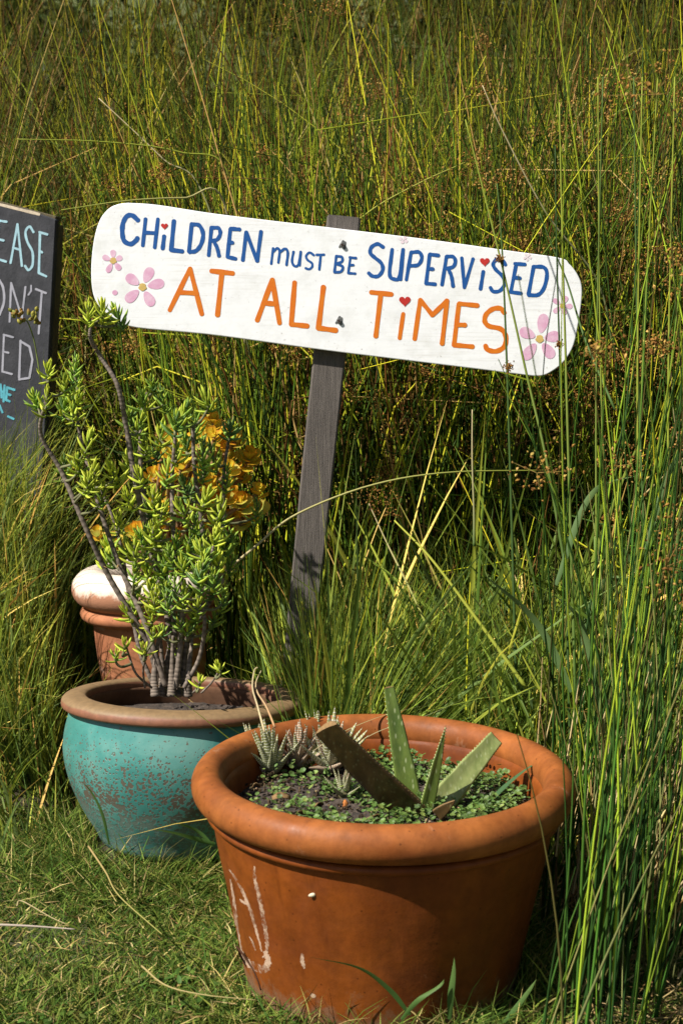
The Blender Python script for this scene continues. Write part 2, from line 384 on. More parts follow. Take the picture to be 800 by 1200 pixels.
# ------------------------------------------------------------------ setting: ground and hill
def terrain(x, y):
    h = np.clip((y-7.0)/14, 0, 1); h = h*h*(3-2*h)*7.5
    sm = lambda t: np.clip(t, 0, 1)**2*(3-2*np.clip(t, 0, 1))
    h = h+.60*sm((y-3.0)/1.0)*sm((-.188-x/np.maximum(y, 1))/.05)*(1-sm((y-5)/2))      # grassy bank at the left
    return h+.012*np.sin(x*3.1+y*1.7)*np.cos(y*2.3)
def grid(name, x0, x1, y0, y1, nx, ny, mat, dz=0):
    xs = np.linspace(x0, x1, nx); ys = np.linspace(y0, y1, ny)
    if y0 < 0: xs = np.unique(np.concatenate([xs, np.arange(-4, 4, .05)])); ys = np.unique(np.concatenate([ys, np.arange(.5, 7.6, .05)])); nx, ny = len(xs), len(ys)
    X, Y = np.meshgrid(xs, ys)
    v = np.stack([X, Y, terrain(X, Y)+dz], -1); i = np.arange(nx*ny).reshape(ny, nx)
    q = np.stack([i[:-1, :-1], i[:-1, 1:], i[1:, 1:], i[1:, :-1]], -1)
    o = link(name, mesh_np(name, v, q), mat); o['kind'] = 'structure'; return o
grid('ground', -60, 60, -30, 7.6, 121, 90, M_GROUND)
grid('hillside', -60, 60, 7.6, 90, 61, 120, M_HILL)

# ------------------------------------------------------------------ terracotta pot (front)
DZ = .045                                # the pots' walls reach this far below their origin
TP = Vector((0.066, 2.33, DZ))
t_pot = thing('terracotta_pot', 'large wide orange terracotta pot with thick rolled rim in front', 'plant pot', TP)
t_pot.rotation_euler = (R(2.0), R(0.6), 0)
body = smooth_prof([(.0, -.042), (.12, -.043), (.214, -.043), (.227, -.032), (.244, .05), (.260, .13), (.273, .19), (.283, .245), (.286, .266)], 46)
inner = smooth_prof([(.275, .30), (.262, .29), (.254, .25), (.228, .19), (.205, .10), (.0, .09)], 20)
lathe('pot_wall', np.concatenate([body, inner]), 128, M_TERRA, t_pot, .003, 3)
rim = [(.2905+.0265*math.cos(a)*(1.06 if math.cos(a) > 0 else .98), .3045+.0305*math.sin(a)) for a in np.linspace(0, 2*math.pi, 28, endpoint=False)]
lathe('rim', rim, 128, M_TERRA_RIM, t_pot, .003, 3, True)
lip = [(.2875+.0085*math.cos(a), .263+.008*math.sin(a)) for a in np.linspace(0, 2*math.pi, 12, endpoint=False)]
lathe('collar_ring', lip, 128, M_TERRA, t_pot, .003, 3, True)

def pot_r(z):
    return float(np.interp(z, body[:, 1], body[:, 0]))
PHS = np.random.default_rng(3).uniform(0, 6.28, 4)
def wobf(a): return 1+.003*(np.sin(2*a+PHS[0])+.6*np.sin(3*a+PHS[1])+.4*np.sin(5*a+PHS[2]))
bpy.context.view_layer.update()
Mi = t_pot.matrix_world.inverted()
def on_pot(u, v):
    """pot-local point of the outer wall seen at pixel (u, v)"""
    o = Mi @ Vector((0, 0, CAMZ)); d = (Mi @ at(u, v, 2.0))-o
    s = .8
    while s < 1.6:
        p = o+d*s
        if p.z < .265 and math.hypot(p.x, p.y) <= pot_r(max(p.z, -.042))*wobf(math.atan2(p.y, p.x)): break
        s += .0006
    a = math.atan2(p.y, p.x); r = pot_r(p.z)*wobf(a)
    n = Vector((math.cos(a), math.sin(a), -.24)).normalized()
    return Vector((r*math.cos(a), r*math.sin(a), p.z)), n
def streak(name, pts, w, mat, rough=.5, h=.00035):
    """thin irregular deposit lying on the pot wall"""
    P = catmull([(p[0], p[1], 0) for p in pts], max(14, int(len(pts)*9)))
    L, Rr, tops = [], [], []
    for k, p in enumerate(P):
        d = P[min(k+1, len(P)-1)]-P[max(k-1, 0)]; d /= np.linalg.norm(d)+1e-9
        ww = w*(1+rough*.5*math.sin(k*1.7+w*9)*math.sin(k*.63))*(.35+.65*math.sin(math.pi*min(1, (k+.6)/len(P))))
        q = p+np.array([d[1], -d[0], 0])*random.uniform(-.10, .10)*w
        for lst, sg in ((L, -1), (Rr, 1)):
            e = q+sg*np.array([-d[1], d[0], 0])*ww/2; pt, n = on_pot(e[0], e[1]); lst.append(pt+n*h*.6)
        pt, n = on_pot(q[0], q[1]); tops.append(pt+n*h)
    n_ = len(P); v = [tuple(x) for row in zip(L, tops, Rr) for x in row]
    f = [(3*k+j, 3*k+j+1, 3*k+j+4, 3*k+j+3) for k in range(n_-1) for j in (0, 1)]
    return link(name, mesh_np(name, v, f), mat, t_pot)
Z2 = lambda x, y: (x/5+240, y/5+1000)
for pts, w in (([(145, 95), (190, 160), (235, 250), (280, 370), (310, 480), (335, 575)], 3.4), ([(150, 150), (165, 240), (180, 350), (195, 470), (215, 580), (250, 630)], 3.6),
               ([(292, 75), (292, 140), (320, 250), (345, 390), (365, 500), (362, 580), (340, 610)], 4.4), ([(205, 270), (225, 285), (245, 300)], 2.8),
               ([(262, 488), (280, 520), (298, 570)], 1.8), ([(570, 585), (572, 630), (585, 675)], 4.6), ([(355, 570), (372, 630), (350, 680), (300, 665), (235, 625), (215, 570)], 9),
               ([(620, 830), (650, 838)], 5), ([(155, 370), (162, 410)], 2)):
    streak('lime_scratch', [Z2(*p) for p in pts], w, M_LIME)
pts = [on_pot(*Z2(x, y)) for x, y in ((232, 780), (222, 700), (240, 655), (275, 665), (310, 735), (330, 800))]
link('drain_groove', tube_mesh('drain_groove', catmull([p+n*.0003 for p, n in pts], 20), .0018, 5), M_GROOVE, t_pot)
p, n = on_pot(367, 1048)
bm = bmesh.new(); bmesh.ops.create_icosphere(bm, subdivisions=2, radius=1)
for v in bm.verts: v.co = Vector((v.co.x*.0056*(1-.25*v.co.x), v.co.y*.0022, v.co.z*.0032))
sn = bm_obj('snail', bm, M_CREAM, None, t_pot.matrix_world @ (p+n*.0015)); sn.rotation_euler = (0, R(-12), 0)
tag(sn, 'tiny cream snail shell stuck to the sunlit front of the terracotta pot', 'snail')

def disc_soil(name, loc, rad, z, label, seed):
    r_ = np.random.default_rng(seed); nr, ns = 16, 48; v = [(0, 0, z+.012)]
    for i in range(1, nr+1):
        for k in range(ns):
            a = 2*math.pi*k/ns; rr = rad*i/nr
            v.append((rr*math.cos(a), rr*math.sin(a), z+.012*(1-(i/nr)**2)+r_.uniform(-.006, .006)*(i < nr)))
    t = [(0, 1+k, 1+(k+1) % ns) for k in range(ns)]
    q = [(1+(i-1)*ns+k, 1+i*ns+k, 1+i*ns+(k+1) % ns, 1+(i-1)*ns+(k+1) % ns) for i in range(1, nr) for k in range(ns)]
    o = link(name, mesh_np(name, v, q, t), M_SOIL, None, loc); o['kind'] = 'stuff'; return tag(o, label, 'soil')
s1 = disc_soil('potting_soil', TP, .2535, .256, 'dark crumbly soil filling the big terracotta pot', 2)
s1.rotation_euler = t_pot.rotation_euler
def soil_pt(x, y, dz=0):                       # a point on the soil of the front pot
    return t_pot.matrix_world @ Vector((x, y, .266+dz))
def on_soil(u, v, zl=.266):                    # where pixel (u, v) meets that soil
    o = Mi @ Vector((0, 0, CAMZ)); d = (Mi @ at(u, v, 2.0))-o
    return t_pot.matrix_world @ (o+d*((zl-o.z)/d.z))

# ------------------------------------------------------------------ teal pot
GP = Vector((-0.349, 3.0, DZ))
g_pot = thing('glazed_pot', 'teal glazed round pot with pitted belly and brown clay lip', 'plant pot', GP)
g_pot.rotation_euler = (R(-4.0), R(1.6), 0)
gb = smooth_prof([(.0, -.034), (.10, -.036), (.158, -.034), (.185, .004), (.214, .05), (.240, .106), (.2535, .16), (.2535, .20), (.247, .235), (.2395, .262)], 44)
gi = smooth_prof([(.232, .268), (.205, .272), (.21, .24), (.222, .18), (.2, .09), (.0, .05)], 20)
lathe('pot_belly', gb, 128, M_TEAL, g_pot, .003, 5)
lathe('inner_wall', gi, 96, M_INNER, g_pot, .003, 5)
lp = [(.2330+.0275*np.sign(math.cos(a))*abs(math.cos(a))**.75, .2750+.0150*np.sign(math.sin(a))*abs(math.sin(a))**.75+.004*(-math.cos(a))) for a in np.linspace(0, 2*math.pi, 26, endpoint=False)]
lathe('pot_lip', lp, 128, M_LIP, g_pot, .003, 5, True)
s2 = disc_soil('potting_soil', GP, .207, .232, 'shaded dry soil filling the teal glazed pot', 4)
s2.rotation_euler = g_pot.rotation_euler

# ------------------------------------------------------------------ urn behind
UP_ = Vector((-0.475, 3.56, DZ))
u_pot = thing('terracotta_urn', 'tall pinkish terracotta urn with whitened bulging rim behind the teal pot', 'plant pot', UP_)
u_pot.rotation_euler = (R(1), R(-1), 0)
ub = smooth_prof([(.0, -.044), (.09, -.044), (.102, -.035), (.112, .08), (.126, .18), (.138, .27), (.144, .335), (.146, .36)], 30)
ui = smooth_prof([(.14, .44), (.118, .45), (.112, .38), (.1, .2), (.0, .1)], 14)
lathe('pot_wall', np.concatenate([ub, ui]), 96, M_TERRA_OLD, u_pot, .004, 8)
lathe('collar_ring', [(.146+.030*math.cos(a), .377+.021*math.sin(a)) for a in np.linspace(0, 2*math.pi, 20, endpoint=False)], 96, M_TERRA_OLD, u_pot, .004, 8, True)
lathe('rim', [(.143+.052*math.cos(a), .440+.048*math.sin(a)) for a in np.linspace(0, 2*math.pi, 28, endpoint=False)], 96, M_LIMED, u_pot, .004, 8, True)
s3 = disc_soil('potting_soil', UP_, .112, .43, 'soil inside the tall terracotta urn', 6)

# ------------------------------------------------------------------ painted sign on its post
SY = 3.28
base = at(336, 925, 3.32); base.z = 0
sign = thing('painted_sign', 'white rounded wooden board on a grey post painted Children must be supervised at all times', 'sign', base)
def sp(u, v, dy=0.0):                          # sign-plane point relative to the sign's base
    p = at(u, v, SY); return Vector((p.x, SY+dy, p.z))-base
outline = [(150, 237.5), (139, 239), (128, 244), (118, 256), (111.5, 275), (108, 298), (107, 322), (109, 343), (115, 357), (126, 368), (142, 378), (165, 384.5),
           (250, 392.5), (370, 409), (470, 421.5), (560, 432.5), (612, 439), (632, 440.5), (645, 436), (660, 424), (671, 406), (677, 380), (681, 352), (681, 334), (676, 321), (667, 309.5), (655, 302),
           (595, 293.5), (490, 279), (340, 261), (250, 250), (185, 240)]
oc = catmull([(x, y, 0) for x, y in outline+outline[:1]], 130)[:-1]
bm = bmesh.new(); TH = .020
fr = [bm.verts.new(sp(x, y)) for x, y, _ in oc]; fb = bm.faces.new(fr)
ex = bmesh.ops.extrude_face_region(bm, geom=[fb])
for v in [g for g in ex['geom'] if isinstance(g, bmesh.types.BMVert)]: v.co.y += TH
bmesh.ops.recalc_face_normals(bm, faces=bm.faces)
board = bm_obj('board', bm, M_WHITE, sign, smooth=False)
bv = board.modifiers.new('bevel', 'BEVEL'); bv.width = .002; bv.segments = 2; bv.limit_method = 'ANGLE'; bv.angle_limit = R(50)
# post
def post():
    bm = bmesh.new(); rows = 24; rings = []
    top = at(402.5, 256, 3.34); bot = at(330, 965, 3.34); ax = (top-bot).normalized(); sx = Vector((ax.z, 0, -ax.x)).normalized(); dy = .055
    for k in range(rows):
        c = bot+(top-bot)*(k/(rows-1)); w = (.0345+.004*(k/(rows-1)))*(1+random.uniform(-.012, .012))
        y0 = SY+TH+.002+random.uniform(0, .0012); ch = .004
        ring = [(-w+ch, y0), (w-ch, y0), (w, y0+ch), (w, y0+dy-ch), (w-ch, y0+dy), (-w+ch, y0+dy), (-w, y0+dy-ch), (-w, y0+ch)]
        rings.append([bm.verts.new(Vector((c.x+sx.x*a+random.uniform(-.0006, .0006), b, c.z+sx.z*a+(random.uniform(-.003, .003) if k == rows-1 else 0)))-base) for a, b in ring])
    for a, b in zip(rings[:-1], rings[1:]):
        for i in range(8): bm.faces.new((a[i], a[(i+1) % 8], b[(i+1) % 8], b[i]))
    bm.faces.new(rings[-1]); bm.faces.new(rings[0][::-1]); bmesh.ops.recalc_face_normals(bm, faces=bm.faces)
    return bm_obj('post', bm, M_POST, sign, smooth=False)
post()
CR = {1: (5.3333, 100, 230), 2: (5.3333, 230, 250), 3: (5.3333, 340, 260), 4: (6.154, 470, 270), 5: (5.714, 560, 290)}
def cpx(c, x, y): s, ox, oy = CR[c]; return (x/s+ox, y/s+oy)
def brush(strokes, w, mapf, off, corner=False):
    """brush strokes with round ends as thin flat paint, sitting on a plane; returns verts, faces"""
    V, F = [], []; lay = 0
    for st in strokes:
        n = max(8, len(st)*7) if len(st) > 2 else 8
        if corner and len(st) > 2:
            P = np.concatenate([catmull([st[i]+(0,), st[i+1]+(0,)], 7) for i in range(len(st)-1)])
        else: P = catmull([s+(0,) for s in st], n)
        D = np.gradient(P, axis=0); D /= np.linalg.norm(D, axis=1)[:, None]+1e-9; Nn = np.stack([-D[:, 1], D[:, 0], 0*D[:, 0]], 1)
        ph = random.uniform(0, 6); ws = w/2*(1+.06*np.sin(np.arange(len(P))*.9+ph)+np.array([random.uniform(-.035, .035) for _ in P]))
        left = [p+nn*x for p, nn, x in zip(P, Nn, ws)]; right = [p-nn*x for p, nn, x in zip(P, Nn, ws)]
        capA = [P[0]-D[0]*ws[0]*math.cos(b)*.9-Nn[0]*ws[0]*math.sin(b) for b in np.linspace(-1.2, 1.2, 6)]   # from left to right round the start
        capB = [P[-1]+D[-1]*ws[-1]*math.cos(b)*.9+Nn[-1]*ws[-1]*math.sin(b) for b in np.linspace(-1.2, 1.2, 6)]
        b0 = len(V); o_ = off-.00014*lay; lay += 1
        for a, b in zip(left, right): V += [mapf(a[0], a[1], o_), mapf(b[0], b[1], o_)]
        for k in range(len(P)-1): F.append((b0+2*k, b0+2*k+1, b0+2*k+3, b0+2*k+2))
        i0 = len(V); V += [mapf(p[0], p[1], o_) for p in capA]; F.append([b0]+list(range(i0, i0+6))+[b0+1])
        i0 = len(V); V += [mapf(p[0], p[1], o_) for p in capB]; F.append([b0+2*(len(P)-1)+1]+list(range(i0, i0+6))+[b0+2*(len(P)-1)])
    return V, F
def flat(name, V, F, mat, parent):
    me = bpy.data.meshes.new(name); me.from_pydata([tuple(v) for v in V], [], F)
    bm = bmesh.new(); bm.from_mesh(me); bmesh.ops.recalc_face_normals(bm, faces=bm.faces)
    bm.to_mesh(me); bm.free(); return link(name, me, mat, parent)
def split_corners(strokes, corner):
    if not corner: return strokes
    return [[st[i], st[i+1]] for st in strokes for i in range(len(st)-1)]
def letter(c, w, strokes, mat, corner=True):
    strokes = split_corners(strokes, corner)
    s = CR[c][0]
    V, F = brush([[cpx(c, *p) for p in st] for st in strokes], w/s, lambda x, y, o: sp(x, y, o), -.0004, corner)
    flat('letter', V, F, mat, sign)
B, O = P_BLUE, P_ORANGE
letter(1, 30, [[(330, 150), (295, 120), (260, 125), (236, 170), (232, 230), (245, 280), (285, 298), (318, 275), (326, 262)]], B, False)
letter(1, 24, [[(377, 142), (360, 308)], [(454, 142), (434, 320)], [(370, 226), (443, 230)]], B)
letter(1, 26, [[(493, 250), (484, 326)]], B)
letter(1, 28, [[(554, 155), (537, 335), (606, 344)]], B)
letter(1, 26, [[(665, 172), (648, 345)], [(667, 175), (712, 182), (736, 235), (724, 298), (692, 340), (652, 348)]], B, False)
letter(2, 24, [[(95, 88), (78, 262)], [(97, 90), (138, 92), (150, 125), (130, 163), (90, 172)], [(108, 172), (130, 215), (142, 265)]], B, False)
letter(2, 25, [[(213, 98), (195, 272), (246, 284)], [(215, 95), (270, 100)], [(206, 181), (226, 183)]], B)
letter(2, 24, [[(291, 292), (312, 118), (380, 297), (404, 114)]], B)
letter(2, 16, [[(468, 315), (480, 218)], [(480, 240), (505, 218), (520, 238), (512, 308)], [(520, 245), (553, 221), (571, 245), (563, 322)]], B, False)
letter(2, 16, [[(607, 240), (598, 300), (615, 330), (638, 318), (652, 240)], [(652, 240), (645, 325)]], B, False)
letter(2, 15, [[(735, 262), (708, 245), (686, 265), (694, 290), (722, 312), (722, 336), (702, 349), (682, 342)]], B, False)
letter(3, 16, [[(165, 206), (211, 205)], [(190, 206), (181, 298)]], B)
letter(3, 17, [[(287, 215), (276, 312)], [(287, 214), (322, 220), (322, 248), (288, 260)], [(290, 262), (327, 280), (316, 310), (276, 315)]], B, False)
letter(3, 16, [[(375, 225), (362, 320), (406, 323)], [(371, 222), (410, 226)], [(375, 270), (394, 269)]], B)
letter(3, 24, [[(580, 158), (545, 138), (507, 158), (500, 195), (530, 225), (568, 258), (577, 300), (550, 338), (512, 338), (490, 320)]], B, False)
letter(3, 24, [[(636, 172), (620, 325), (650, 358), (682, 340), (704, 172)], [(704, 172), (688, 360)]], B, False)
letter(4, 27, [[(70, 157), (36, 356)], [(72, 158), (128, 157), (147, 200), (120, 248), (60, 255)]], B, False)
letter(4, 27, [[(204, 175), (178, 382), (243, 388)], [(205, 172), (267, 180)], [(195, 276), (227, 278)]], B)
letter(4, 27, [[(325, 188), (293, 392)], [(327, 188), (373, 190), (389, 225), (370, 263), (315, 275)], [(337, 277), (360, 330), (372, 402)]], B, False)
letter(4, 25, [[(435, 198), (453, 412), (516, 205)]], B)
letter(4, 27, [[(590, 297), (570, 422)]], B)
letter(4, 27, [[(750, 248), (725, 212), (687, 210), (661, 243), (680, 282), (728, 330), (743, 385), (710, 434), (662, 440), (641, 412)]], B, False)
letter(5, 25, [[(254, 112), (217, 298), (286, 307)], [(244, 108), (312, 113)], [(245, 201), (279, 205)]], B)
letter(5, 26, [[(370, 128), (336, 312)], [(371, 128), (438, 133), (459, 180), (440, 268), (400, 316), (337, 318)]], B, False)
letter(1, 30, [[(528, 712), (655, 452), (728, 736)], [(592, 600), (697, 606)]], O)
letter(2, 32, [[(95, 360), (228, 375)], [(160, 372), (133, 635)]], O)
letter(2, 32, [[(381, 668), (475, 415), (520, 686)], [(427, 560), (495, 566)]], O)
letter(2, 32, [[(614, 432), (593, 693), (693, 704)]], O)
letter(3, 33, [[(207, 408), (176, 663), (284, 678)]], O)
letter(3, 31, [[(505, 440), (632, 453)], [(565, 450), (534, 714)]], O)
letter(3, 27, [[(705, 574), (683, 727)]], O)
letter(4, 34, [[(96, 783), (136, 502), (224, 610), (328, 506), (293, 816)]], O)
letter(4, 34, [[(414, 532), (379, 826), (512, 838)], [(416, 528), (547, 541)], [(410, 680), (458, 682)]], O)
letter(4, 36, [[(742, 595), (715, 563), (660, 566), (611, 605), (601, 655), (632, 690), (718, 712), (753, 770), (740, 838), (682, 871), (622, 860), (606, 832)]], O, False)
def blob(name, c, cx, cy, f, mat, off=-.0005, n=26):
    pts = [f(a) for a in np.linspace(0, 2*math.pi, n, endpoint=False)]
    V = [sp(*cpx(c, cx+x, cy+y), off) for x, y in pts]; flat(name, V, [list(range(n))], mat, sign)
def heart(c, cx, cy, size):
    k = size/34
    blob('heart', c, cx, cy, lambda a: (k*16*math.sin(a)**3, -k*(13*math.cos(a)-5*math.cos(2*a)-2*math.cos(3*a)-math.cos(4*a))), P_RED, -.0009, 36)
heart(1, 495, 186, 46); heart(3, 715, 494, 76); heart(4, 600, 225, 74)
def petal(c, cx, cy, px, py, wd, mat, off):
    dx, dy = px-cx, py-cy; d = math.hypot(dx, dy); dx /= d; dy /= d; hl = d*.62
    def f(a):
        u = math.cos(a)*hl; v = math.sin(a)*wd/2*(1+.28*math.cos(a)); return (px-cx+u*dx-v*dy, py-cy+u*dy+v*dx)
    blob('petal', c, cx, cy, f, mat, off)
def flower(c, cx, cy, petals, wd, rc, mat=None, core=None):
    for k, p in enumerate(petals): petal(c, cx, cy, p[0], p[1], wd, mat or P_PINK, -.0004-.00007*k)
    blob('flower_centre', c, cx, cy, lambda a: (rc*math.cos(a)*(1+.15*math.sin(5*a)), rc*math.sin(a)), core or P_YEL, -.0009)
flower(1, 175, 402, [(175, 360), (210, 388), (203, 438), (152, 448), (134, 386)], 35, 20)
flower(1, 358, 567, [(393, 492), (442, 550), (398, 640), (294, 622), (296, 522)], 62, 24)
blob('paint_dot', 1, 186, 602, lambda a: (17*math.cos(a), 16*math.sin(a)), P_PINK)
flower(5, 410, 612, [(430, 508), (494, 598), (466, 690), (344, 696), (328, 575)], 72, 26)
flower(5, 562, 390, [(524, 363), (526, 418), (604, 393), (580, 350), (575, 425)], 34, 17)
flower(5, 328, 62, [(318, 48), (340, 50), (346, 68), (328, 80), (312, 70)], 16, 5, P_PALE, P_PALE)
flower(3, 705, 112, [(690, 105), (716, 100), (722, 120), (700, 126)], 20, 5, P_PALE, P_PALE)
for (u, v) in ((401, 287), (397, 376)):
    bm = bmesh.new(); bmesh.ops.create_cone(bm, cap_ends=True, segments=16, radius1=.0062, radius2=.0044, depth=.006, matrix=Matrix.Rotation(R(90), 4, 'X'))
    sc_ = bm_obj('screw', bm, M_SCREW, sign, sp(u, v, -.003), False)
    bm = bmesh.new()
    for a in (0, 90): bmesh.ops.create_cube(bm, size=1, matrix=Matrix.Rotation(R(a+20), 4, 'Y') @ Matrix.Diagonal((.007, .0012, .0014, 1)))
    bm_obj('screw_slot', bm, M_GROOVE, sc_, (0, -.0031, 0), False)
    V, F = brush([[(u-3, v+2.5), (u+1, v-4.5)], [(u+2.5, v+4), (u+3, v-3)]], 3.0, lambda x, y, o: sp(x, y, o), -.0004, True)
    flat('rust_stain', V, F, M_SCREW, sign)

# ------------------------------------------------------------------ black board at the left
BY = 4.0
bb = at(-40, 520, BY); bb.z = 0
black = thing('black_sign', 'dark painted wooden board with pale hand lettering cut off at the left edge', 'sign', bb)
byaw = .22
def bp(u, v, dy=0.0):
    d = at(u, v, BY)-Vector((0, 0, CAMZ)); c0 = at(0, 350, BY); n = Vector((-byaw, -1, 0)).normalized()
    s = (c0-Vector((0, 0, CAMZ))).dot(n)/d.dot(n); p = Vector((0, 0, CAMZ))+d*s
    return p-n*dy-bb
bo = [(-135, 200), (-60, 221), (0, 238), (30, 245), (66, 257), (62, 330), (57, 430), (47, 620), (40, 760), (-150, 720), (-140, 400)]
nb = Vector((-byaw, -1, 0)).normalized()
bm = bmesh.new(); fr = [bm.verts.new(bp(*p)) for p in bo]; f0 = bm.faces.new(fr)
ex = bmesh.ops.extrude_face_region(bm, geom=[f0])
for v in [g for g in ex['geom'] if isinstance(g, bmesh.types.BMVert)]: v.co -= nb*.022
bmesh.ops.recalc_face_normals(bm, faces=bm.faces)
bd = bm_obj('board', bm, M_BLACK, black, smooth=False)
bv = bd.modifiers.new('bevel', 'BEVEL'); bv.width = .003; bv.segments = 1
def batten(name, p0, p1, w0, w1, t0, t1, mat):
    bm = bmesh.new(); a = [bp(*p0), bp(*p1)]; vs = []
    ax = (a[1]-a[0]).normalized(); sx = ax.cross(nb).normalized()
    for e in a:
        for s, t in ((w0, t0), (w1, t0), (w1, t1), (w0, t1)): vs.append(bm.verts.new(e+sx*s-nb*t))
    for k in range(4): bm.faces.new((vs[k], vs[(k+1) % 4], vs[4+(k+1) % 4], vs[4+k]))
    bm.faces.new(vs[:4][::-1]); bm.faces.new(vs[4:]); bmesh.ops.recalc_face_normals(bm, faces=bm.faces)
    o = bm_obj(name, bm, mat, black, smooth=False); b_ = o.modifiers.new('bevel', 'BEVEL'); b_.width = .002; return o
batten('frame_rail', (62, 262), (40, 740), -.008, .009, .0225, .058, M_EDGE)
batten('frame_rail', (-118, 206), (62, 254), -.004, .008, .0225, .06, M_EDGE)
V, F = brush([[(-20, 234.5), (10, 242), (46, 251)]], 3.4, lambda x, y, o: bp(x, y, o), -.0006)
flat('bare_wood_chip', V, F, M_CHIP, black)
Z6 = lambda x, y: (x/4.2857, y/4.2857+230)
def bl(w, strokes, mat, corner=True):
    strokes = split_corners(strokes, corner)
    V, F = brush([[Z6(*p) for p in st] for st in strokes], w/4.2857, lambda x, y, o: bp(x, y, o), -.001, corner)
    flat('letter', V, F, mat, black)
C, G_, Y_ = P_CHALK, P_GREYCHALK, P_CYAN
bl(12, [[(-175, 95), (-180, 285)], [(-175, 95), (-130, 110), (-140, 190), (-178, 195)]], C)
bl(12, [[(-95, 105), (-100, 300), (-60, 312)]], C)
bl(12, [[(-5, 122), (-10, 315), (32, 328)], [(-5, 122), (35, 128)], [(-8, 215), (20, 222)]], C)
bl(11, [[(55, 335), (90, 140), (112, 350)], [(68, 258), (100, 268)]], C)
bl(12, [[(170, 180), (150, 152), (130, 180), (140, 230), (165, 280), (165, 345), (145, 370), (128, 350)]], C, False)
bl(12, [[(203, 185), (197, 385), (234, 402)], [(200, 180), (240, 192)], [(203, 275), (214, 282)]], C)
bl(12, [[(-100, 390), (-105, 570)], [(-100, 390), (-60, 430), (-60, 520), (-105, 570)]], G_)
bl(12, [[(-2, 420), (18, 460), (22, 530), (0, 595)], [(-2, 420), (-28, 460), (-30, 550), (0, 595)]], G_, False)
bl(10, [[(50, 630), (58, 435), (112, 610), (130, 455)]], G_)
bl(9, [[(158, 448), (158, 475), (145, 495)]], G_)
bl(11, [[(182, 466), (232, 486)], [(212, 480), (196, 690)]], G_)
bl(10, [[(-165, 640), (-170, 830)], [(-165, 640), (-120, 655)], [(-165, 730), (-135, 738)]], G_)
bl(10, [[(-75, 665), (-80, 855), (-40, 868)], [(-75, 665), (-35, 678)], [(-75, 760), (-48, 766)]], G_)
bl(10, [[(22, 695), (14, 880), (62, 893)], [(20, 695), (68, 708)], [(18, 780), (45, 786)]], G_)
bl(11, [[(105, 725), (98, 912)], [(105, 728), (150, 755), (165, 820), (150, 912), (98, 920)]], G_)
bl(12, [[(-70, 905), (-10, 925)], [(-40, 915), (-45, 1030)]], Y_)
bl(12, [[(5, 945), (10, 1010)], [(25, 950), (20, 1030)], [(8, 980), (24, 985)]], Y_)
bl(12, [[(38, 962), (32, 1022), (50, 1030)], [(38, 960), (74, 972)], [(36, 992), (55, 998)]], Y_)
bl(11, [[(0, 1050), (14, 1085)], [(42, 1105), (70, 1118)]], Y_)

# ------------------------------------------------------------------ leaf meshes for the succulents
def finger_leaf(name, L, W, T, tip=1.0, curve=.25, rings=6, sides=6, c0=(.07, .14, .03), c1=(.2, .26, .05), keel=0):
    """fleshy leaf along +Z, curving towards +X (its upper side)"""
    v, tint = [], []
    for i in range(rings+1):
        t = i/rings; w = W*.5*(.55+.9*math.sin(math.pi*min(t*.62+.12, 1)))*(max(0, 1-t**(3.2*tip)))**.6 if i < rings else 0
        th = T*.5*(w/(W*.5) if W else 1); x = curve*L*t*t
        for k in range(sides):
            a = 2*math.pi*k/sides; v.append((x+th*math.cos(a)*(1.15 if math.cos(a) < 0 else .7), w*math.sin(a), L*t))
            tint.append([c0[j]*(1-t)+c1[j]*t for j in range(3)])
    i = np.arange((rings+1)*sides).reshape(rings+1, sides); nx = np.roll(i, -1, 1)
    q = np.stack([i[:-1], nx[:-1], nx[1:], i[1:]], -1).reshape(-1, 4)
    return mesh_np(name, v, q, None, tint)
def orient(pos, d, up, s=1.0, roll=0):
    d = Vector(d).normalized(); x = Vector(up)-d*Vector(up).dot(d)
    if x.length < 1e-4: x = Vector((1, 0, 0))-d*d.x
    x.normalize(); y = d.cross(x)
    m = Matrix(((x.x, y.x, d.x), (x.y, y.y, d.y), (x.z, y.z, d.z))).to_4x4()
    return Matrix.Translation(pos) @ m @ Matrix.Rotation(roll, 4, 'Z') @ Matrix.Diagonal((s, s, s, 1))
def rosette(c, ax, n, H, L, lo=100, hi=22, up_shrink=.45, seed_phi=None):
    ax = Vector(ax).normalized(); a0 = ax.orthogonal().normalized(); b0 = ax.cross(a0); out = []
    ph0 = random.uniform(0, 6.28) if seed_phi is None else seed_phi
    for i in range(n):
        s = i/(n-1); ph = ph0+i*2.39996; r = a0*math.cos(ph)+b0*math.sin(ph)
        el = R(lo+(hi-lo)*s+random.uniform(-9, 9)); d = r*math.sin(el)+ax*math.cos(el)
        out.append(orient(Vector(c)+ax*((s-.6)*H), d, ax, L*(1-up_shrink*s**1.5)*random.uniform(.8, 1.15)))
    return out
def merged_leaves(name, items):
    """items: (mesh, matrix) -> one mesh"""
    V, Q, T_, Cc, o = [], [], [], [], 0; cache = {}
    for me, M in items:
        if me.name not in cache:
            n = len(me.vertices); co = np.empty(n*3, np.float32); me.vertices.foreach_get('co', co)
            q = np.empty(len(me.polygons)*4, np.int32); me.polygons.foreach_get('vertices', q) if hasattr(me.polygons, 'foreach_get') else None
            lp_ = np.empty(len(me.loops), np.int32); me.loops.foreach_get('vertex_index', lp_)
            cc = np.empty(n*4, np.float32); me.attributes['tint'].data.foreach_get('color', cc)
            cache[me.name] = (co.reshape(-1, 3), lp_.reshape(-1, 4), cc.reshape(-1, 4)[:, :3])
        co, q, cc = cache[me.name]; A = np.array(M)
        V.append(co @ A[:3, :3].T+A[:3, 3]); Q.append(q+o); Cc.append(cc); o += len(co)
    return mesh_np(name, np.concatenate(V), np.concatenate(Q), None, np.concatenate(Cc))

